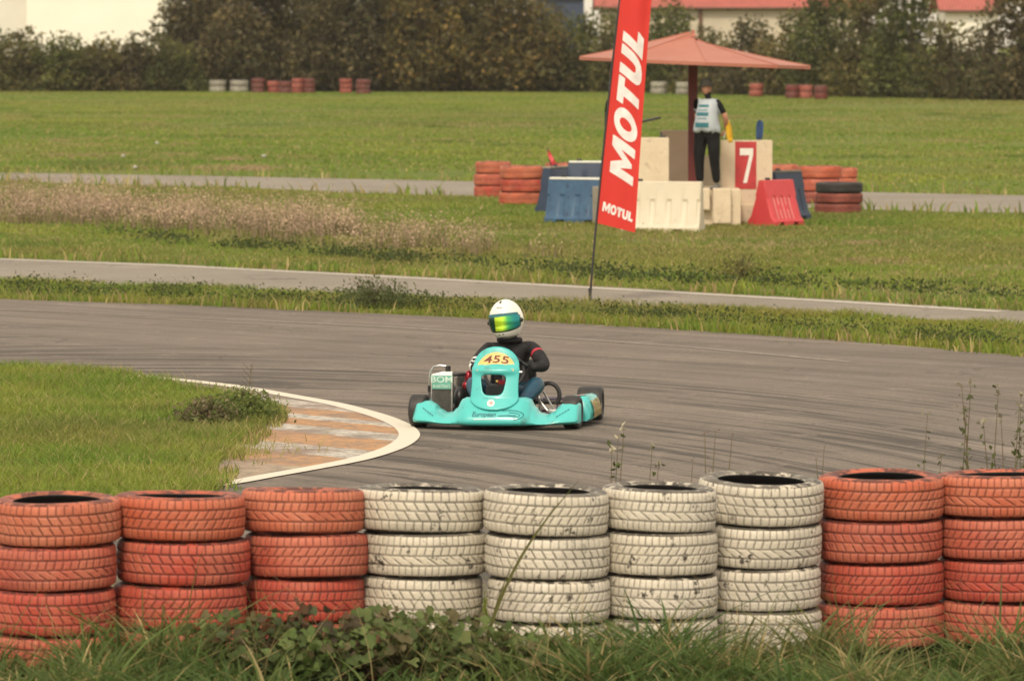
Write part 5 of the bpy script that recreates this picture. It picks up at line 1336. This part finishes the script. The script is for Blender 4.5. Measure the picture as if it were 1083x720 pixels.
for p in med.polygons:
    s_ = seg_of(p.center, JD, EM); a, b, t = s_[1], s_[2], s_[3]; mi = 0
    if b.startswith('knee') or b.startswith('ank'): mi = 1
    if a.startswith('sh') and b.startswith('elb'):
        if b == 'elbL' and .33 < t < .41: mi = 2
        elif b == 'elbL' and .41 < t < .44: mi = 3
        elif b == 'elbR' and (t*7) % 1 < .34 and t > .35: mi = 3
    if a == 'elbR' and .15 < t < .22: mi = 3
    p.material_index = mi
mi_parts = [(med, None)]
body = join_meshes('body', mi_parts); link('body', body, [M['suit'], M['suitblue'], M['suitred'], M['white']], drv)
for s_, wr, hp, k in ((1,'wrL',handL,1),(-1,'wrR',handR,-1)):
    W = Vector(JD[wr][0]); d = (hp-W); hm = hand_mesh(W, d, (-s_*.6,-.5,-.5), .8, k); link('glove', hm, M['black'], drv, True)
for s_, k in ((1,'ankL'),(-1,'ankR')):
    an = Vector(JD[k][0]); mb = MB(); mb.tube([an+Vector((0,.03,.03)), an+Vector((0,-.01,-.02)), an+Vector((0,-.06,-.01)), an+Vector((0,-.12,.06))], [.045,.05,.042,.025], 10); obj('boot', mb, M['black'], drv, True)
mb = MB(); mb.tube([(.07*math.cos(a)*1.2-.005, 1.04+.07*math.sin(a), .635) for a in [2*PI*i/20 for i in range(21)]], .022, 8, False); obj('neck_brace', mb, M['suit'], drv, True)
# helmet
HC = Vector((-.022, .985, .787)); hm_e = link('helmet', None, None, drv) if False else None
def hel(th, ph, k=1.0):
    x = math.sin(ph)*math.cos(th); y = math.sin(ph)*math.sin(th); z = math.cos(ph)
    X = x*.137; Y = y*.158; Z = z*.175
    if z < 0: X *= 1-.20*(-z)**1.6; Z *= .98; Y *= 1-.16*max(0, y)*(-z)
    if z < -.15 and y < 0: Y -= .022*min(1, (-z-.15)*3)*(-y)
    if z < -.75: Z = .165*(-.75-(-z-.75)*.5)*.98
    return Vector((X*k, Y*k, Z*k))
rings = [[hel(2*PI*j/48, max(.02, PI*i/36) if i < 36 else PI-.02) for j in range(48)] for i in range(37)]
mb = MB(); mb.loft(rings); hl = obj('helmet', mb, M['helmet'], drv, True, loc=HC, rot=(R(2), R(-7), R(-14)))
def patch(t0, t1, p0, p1, k, n=36, m2=12, rnd=.0):
    rg = []
    for i in range(m2+1):
        ph = p0+(p1-p0)*i/m2; ring = []
        for j in range(n+1):
            u = -1+2*j/n; v = -1+2*i/m2; sq = 1-.10*abs(u)**6*0; th = (t0+t1)/2+(t1-t0)/2*u; pp = (p0+p1)/2 + (p1-p0)/2*v*(1-.42*abs(u)**3)
            ring.append(hel(th, pp, k))
        rg.append(ring)
    m_ = MB(); m_.loft(rg, False, False); return m_
gk = patch(R(270-80), R(270+80), R(66), R(117), 1.010); go = obj('visor_seal', gk, M['black'], hl, True); 
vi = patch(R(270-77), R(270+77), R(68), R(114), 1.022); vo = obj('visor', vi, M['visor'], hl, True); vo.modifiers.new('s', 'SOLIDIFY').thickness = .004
tp = patch(R(270-72), R(270+72), R(67), R(75), 1.028, m2=3); obj('visor_strip', tp, M['tealink'], hl, True)
for s_ in (-1, 1):
    m_ = MB(); c = hel(R(270+s_*80), R(90), 1.02); m_.sphere(c, .018, 12, 8); obj('visor_pivot', m_, M['black'], hl, True)
m_ = patch(R(262), R(276), R(20), R(33), 1.03, 8, 6); obj('top_vent', m_, M['black'], hl, True)
for k_, (t_, p_) in enumerate(((262,124),(280,123))):
    m_ = patch(R(t_-4), R(t_+4), R(p_-1.5), R(p_+1.5), 1.012, 6, 2); obj('chin_vent', m_, M['black'], hl, True)
m_ = patch(R(252), R(292), R(133.5), R(135), 1.012, 12, 2); obj('chin_line', m_, M['darkmetal'], hl, True)
for k_ in range(5):
    t_ = 256+k_*6; m_ = patch(R(t_), R(t_+4.2), R(47-(k_ % 2)), R(50), 1.008, 4, 2); obj('lettering', m_, M['darkmetal'], hl, True)

# ------------------------------------------------------------------ foreground vegetation
# tall grass in front of the tyre wall
FO = 14.5*(KS-1)-.12
def fg_poly(x0, x1, y0=13.3, y1=14.42): return [Vector((x0,y0+FO,0)), Vector((x1,y0+FO,0)), Vector((x1,y1+FO,0)), Vector((x0,y1+FO,0))]
def px_of(P): return 541.5+P[:,0]/P[:,1]*F
P = scatter(fg_poly(-3.6,3.6,11.9,14.5), 1900); n = len(P); q = px_of(P)
sel = np.interp(q, [0,200,260,540,600,1083], [1,.9,.22,.22,1,1]); P = P[RNG.random(n) < sel]; n = len(P)
h = (.05+.62*fbm(P[:,0]*2.6, P[:,1]*2.6, 15)**2)*(.4+.85*RNG.random(n))
FGG = np.array([.050,.090,.022]); FGY = np.array([.095,.125,.034])
stuff(blades('tall_grass', P, h*1.15, .010+.014*RNG.random(n), grass_cols(P, .12, .35, 2.5, 16, FGG, FGY), .95, 0, 5, droop=.45), 'long grass growing along the foot of the tyre wall')
P = scatter(fg_poly(-3.4,3.4,13.5,14.42), 60); n = len(P)
stuff(blades('long_grass_stems', P, .35+.35*RNG.random(n)**2, np.full(n, .006), grass_cols(P, .45, .2, 2.5, 17, FGG, FGY), .8, 0, 6, droop=.25), 'scattered longer stems rising in front of the tyre wall')
# behind and between tyres
P = scatter(fg_poly(-6,6,16.1,16.75), 900); n = len(P)
stuff(blades('back_grass', P, .12+.2*RNG.random(n), np.full(n, .009), grass_cols(P, .25, .2, 2, 18), .6, 0, 3), 'grass behind the tyre wall')
# long single blades crossing the white stacks
def blade_curve(name, p0, p1, Y, w_, label, bow=.06):
    Y += FO
    a = AT(*p0, Y); b = AT(*p1, Y); a.z = 0.0; mb = MB(); rings = []
    k = 14
    for i in range(k+1):
        t = i/k; c = a.lerp(b, t)+Vector((-bow*math.sin(t*PI), 0, bow*math.sin(t*PI))); ww = w_*(1-t**2.2*.92)/2
        rings.append([c+Vector((-ww*.8, .0, ww*.4)), c+Vector((0,.002,-.001)), c+Vector((ww*.8,0,-ww*.4))])
    mb.loft(rings, False, False); me = mb.mesh(name)
    at = me.color_attributes.new('col', 'FLOAT_COLOR', 'POINT'); at.data.foreach_set('color', np.tile(np.array([.14,.14,.045,1], np.float32), len(me.vertices)))
    o = link(name, me, M['grass']); tag(o, label, 'grass blade'); return o
blade_curve('grass_blade', (500,668), (612,508), 14.1, .020, 'long bent grass blade crossing the second white tyre stack')
blade_curve('grass_blade', (512,690), (545,590), 14.15, .014, 'shorter grass blade left of the long bent one', .03)
blade_curve('grass_blade', (195,690), (218,570), 14.15, .010, 'thin pale blade in front of the second red stack', .03)
blade_curve('grass_blade', (905,690), (880,600), 14.15, .012, 'thin blade in front of the first red stack right of the white ones', .02)

# broad-leaved weeds
def broadleaf(name, px, Y, ht, n, label, pal, lsize=.078, spread=.30):
    Y += FO
    x = (px-541.5)/F*Y; r = empty(name, (x, Y, 0)); tag(r, label, 'plant', 'broad-leaved weeds at the foot of the tyre wall')
    mb = MB(); C = []; 
    Vv = []; Ff = []; Cc = []
    for i in range(n):
        a = random.random()*2*PI; rr = spread*math.sqrt(random.random()); hz = ht*(.35+.65*random.random())*(1-.35*(rr/spread)**2)
        e = Vector((rr*math.cos(a), rr*math.sin(a)*.8, hz)); b0 = Vector((e.x*.25, e.y*.25, 0))
        mid = b0.lerp(e, .5)+Vector((0,0,.03)); mb.tube([b0, mid, e], [.003,.0025,.0015], 4, False)
        # lobed leaf disc facing roughly up and toward the light
        s_ = lsize*random.uniform(.55,1.15); nr = Vector((random.gauss(0,.55), random.gauss(-.35,.5), 1)).normalized(); u = nr.orthogonal().normalized(); v = nr.cross(u)
        col = np.array(random.choice(pal))*random.uniform(.7,1.3); o0 = len(Vv); Vv.append(e-nr*.006); k = 14; rot = random.random()*6.28
        for j in range(k):
            q_ = 2*PI*j/k+rot; rad = s_*(.5+.07*math.cos(5*(q_-rot))); 
            if j == 0: rad *= .35
            Vv.append(e+u*rad*math.cos(q_)+v*rad*math.sin(q_)+nr*(.012*math.cos(2*q_)+.004*math.sin(5*q_)))
        for j in range(k): Ff.append((o0, o0+1+j, o0+1+(j+1) % k)); 
        Cc += [col]*(k+1)
    me = np_mesh('leaves', np.array([tuple(v) for v in Vv]), np.array(Ff), None, np.array(Cc)); link('leaves', me, M['leaf'], r)
    me.polygons.foreach_set('use_smooth', [True]*len(me.polygons))
    obj('stems', mb, M['stem'], r)
M['stem'] = mat('weed_stem', (.10,.11,.04), .7, (.13,.08,.05), 30)
PG = [(.10,.145,.040),(.135,.175,.055),(.085,.12,.035),(.16,.19,.065),(.15,.13,.06)]
PR = [(.10,.085,.035),(.16,.08,.045),(.07,.09,.035),(.09,.07,.04)]
BL = [(248,14.2,.40,60,PG,'green weed in front of the gap between the second and third red stacks'),(285,14.1,.42,70,PR,'reddish green weed in front of the third red stack'),
 (330,14.15,.42,70,PR,'weed with a few red leaves under the third red stack'),(372,14.0,.34,70,PR,'low brownish weed at the red to white change of the tyre wall'),
 (410,14.2,.45,80,PG,'tall green weed in front of the leftmost white stack'),(440,13.9,.40,90,PG,'dense green weed below the leftmost white stack'),
 (478,14.1,.40,80,PG,'green weed under the right half of the leftmost white stack'),(520,13.9,.34,80,PG,'low green weed at the bottom below the long grass blade'),
 (565,13.9,.30,80,PG,'low round-leaved weed at the bottom centre'),(610,13.9,.28,60,PG,'low weed below the second white stack'),
 (350,13.9,.34,90,PG,'broad green weed at the bottom left of centre'),(300,13.9,.32,60,PG,'low weed at the bottom under the third red stack'),
 (655,14.05,.24,60,PG,'green weed below the third white stack'),(700,13.8,.18,50,PG,'low weed at the bottom right of centre')]
for px, Y, ht, n, pal, lb in BL: broadleaf('broadleaf_weed', px, Y, ht*.95, int(n*1.35), lb, pal)
# slender weeds behind the wall
def slender(px, ytop, Y, label, nst=3, leafn=40, col=(.10,.12,.04), spread=.06, size=.034, tipc=(.35,.32,.22)):
    Y += FO+.9
    top = AT(px, ytop, Y); r = empty('slender_weed', (top.x, Y, 0)); tag(r, label, 'weed', 'slender weeds growing behind the tyre wall')
    mb = MB(); Cs = []; cc = []
    for k in range(nst):
        dx = random.uniform(-1,1)*spread*2.2; hz = top.z*random.uniform(.78,1.0) if k else top.z
        pts = [(0,0,0),(dx*.3,0,hz*.4),(dx*.8+random.uniform(-.02,.02),0,hz*.75),(dx,0,hz)]
        if k == 0: pts = [(0,0,0),(.03,0,hz*.35),(-.02,0,hz*.7),(0,0,hz)]
        mb.tube(pts, [.005,.004,.003,.0015], 5)
        for j in range(int(leafn*2.4)//nst):
            t = random.uniform(.1,1)**1.25; i = min(2, int(t*3)); p = Vector(pts[i]).lerp(Vector(pts[i+1]), t*3-i); off = Vector((random.gauss(0,.022), random.gauss(0,.02), random.gauss(0,.012)))
            dens = 1 if t < .65 else .45
            if random.random() < dens: Cs.append(p+off); cc.append(np.array(col)*random.uniform(.6,1.3))
        for j in range(4): Cs.append(Vector(pts[3])+Vector((random.gauss(0,.012),0,random.gauss(0,.012)))); cc.append(np.array(tipc)*random.uniform(.6,1.1))
    V1, q1, c1 = leaves(np.array([tuple(c) for c in Cs]), size*(.6+.9*RNG.random(len(Cs))), np.array(cc), 0, .5)
    link('leaves', np_mesh('leaves', V1, None, q1, c1), M['leaf'], r); obj('stems', mb, M['stem'], r)
slender(981,438,16.2,'slender weed leaning left behind the first red stack on the right',2,50,spread=.05)
slender(1027,404,16.2,'tall thin weed behind the gap between the two right red stacks',4,80,spread=.06)
slender(1056,412,16.3,'tallest tangled weed behind the rightmost red stack',4,90,spread=.06)
slender(1078,430,16.1,'leafy weed at the right frame edge behind the tyres',3,60,spread=.05)
slender(660,452,16.2,'small flowering weed behind the third white stack, pale tips',3,26,spread=.05,tipc=(.6,.55,.4))
slender(690,470,16.0,'short weed above the gap of the third and fourth white stacks',2,18,spread=.04)
slender(757,455,16.3,'reddish wispy weed behind the rightmost white stack',4,30,(.28,.10,.07),.04,.012,(.3,.12,.08))
slender(733,486,15.7,'dark bent twig poking up between the two right white stacks',1,3,(.05,.04,.03),.01,.01,(.05,.04,.03))
slender(872,470,16.2,'thin brown weed behind the first red stack right of the white ones',2,14,(.15,.08,.05),.03,.012)
# weeds and clump on the island
def clump(name, px, py, wd, ht, n, pal, label, size=.03):
    b = G(px, py, .016); r = empty(name, b); tag(r, label, 'weed', None)
    C = RNG.normal(size=(n,3))*np.array([wd*.28, wd*.28, ht*.3])+np.array([0,0,ht*.5]); C[:,2] = np.clip(np.abs(C[:,2]), .01, ht*1.2); C[:,2] *= (1-.55*(np.hypot(C[:,0], C[:,1])/wd)**1.5).clip(.2,1)
    pal = np.array(pal); cc = pal[RNG.integers(0, len(pal), n)]*(.6+.8*RNG.random((n,1)))
    V1, q1, c1 = leaves(C, size*(.5+RNG.random(n)), cc, 0, .45); link('leaves', np_mesh('leaves', V1, None, q1, c1), M['leaf'], r)
    mb = MB()
    for k in range(26): a = random.random()*6.28; e = (math.cos(a)*wd*.35*random.random(), math.sin(a)*wd*.3*random.random(), ht*random.uniform(.7,1.25)); mb.tube([(0,0,0),(e[0]*.4,e[1]*.4,e[2]*.6),e], [.006,.004,.002], 4)
    obj('stems', mb, M['stem'], r)
clump('weed_clump', 220, 450, .42, .20, 2200, [(.22,.17,.11),(.15,.17,.06),(.12,.15,.045),(.18,.15,.08)], 'dark brownish weed clump on the tip of the grass island', .035)
clump('weed_clump', 256, 446, .5, .24, 4200, [(.16,.21,.055),(.20,.23,.065),(.13,.17,.05)], 'green bushy weed at the outer tip of the grass island')
clump('weed_clump', 395, 325, .8, .30, 1500, [(.10,.12,.05),(.13,.15,.06)], 'dark bushy weed at the track edge left of the kart driver', .04)
clump('weed_clump', 785, 296, .8, .28, 900, [(.22,.2,.06),(.12,.12,.04)], 'yellowish clump on the meadow right of the flag', .04)
b = G(262, 440, .016); r = empty('dry_stem', b); tag(r, 'tall dry branched stem on the tip of the grass island', 'weed'); mb = MB(); mb.tube([(0,0,0),(.01,0,.2),(.03,0,.42)], [.005,.004,.002], 5)
for k in range(9): z = .2+.024*k; s_ = (-1)**k; mb.tube([(.01+.02*(z-.2)/.22,0,z),(s_*.05,random.uniform(-.03,.03),z+.07)], [.003,.001], 4)
obj('stalk', mb, M['stem'], r)

# haze
hz = MB(); hz.box((0, 200, 7.5), (420, 500, 17)); hzm = bpy.data.materials.new('haze'); hzm.use_nodes = True; hn = hzm.node_tree
hn.nodes.remove(hn.nodes['Principled BSDF']); pv = hn.nodes.new('ShaderNodeVolumePrincipled'); pv.inputs['Color'].default_value = (.93,.90,.84,1); pv.inputs['Density'].default_value = .00011
hn.links.new(pv.outputs[0], hn.nodes['Material Output'].inputs['Volume']); ho = obj('haze', hz, hzm); ho['kind'] = 'stuff'; ho['label'] = 'thin pale haze in the air over the whole circuit'
# litter
for px, py, lb in ((166,154,'pale scrap of litter highest on the far meadow'),(130,168,'pale scrap of litter above the dry weeds at the left'),(279,168,'pale scrap of litter on the middle of the far meadow'),(143,180,'pale scrap of litter just above the far road')):
    b = G(px, py); mb = MB(); mb.sphere((0,0,0), (.065,.06,.035), 7, 5); mb.v = [(x*random.uniform(.7,1.3), y, z*random.uniform(.6,1.4)) for x, y, z in mb.v]
    o = obj('paper_litter', mb, M['paper'], loc=(b.x, b.y, .07)); tag(o, lb, 'litter')
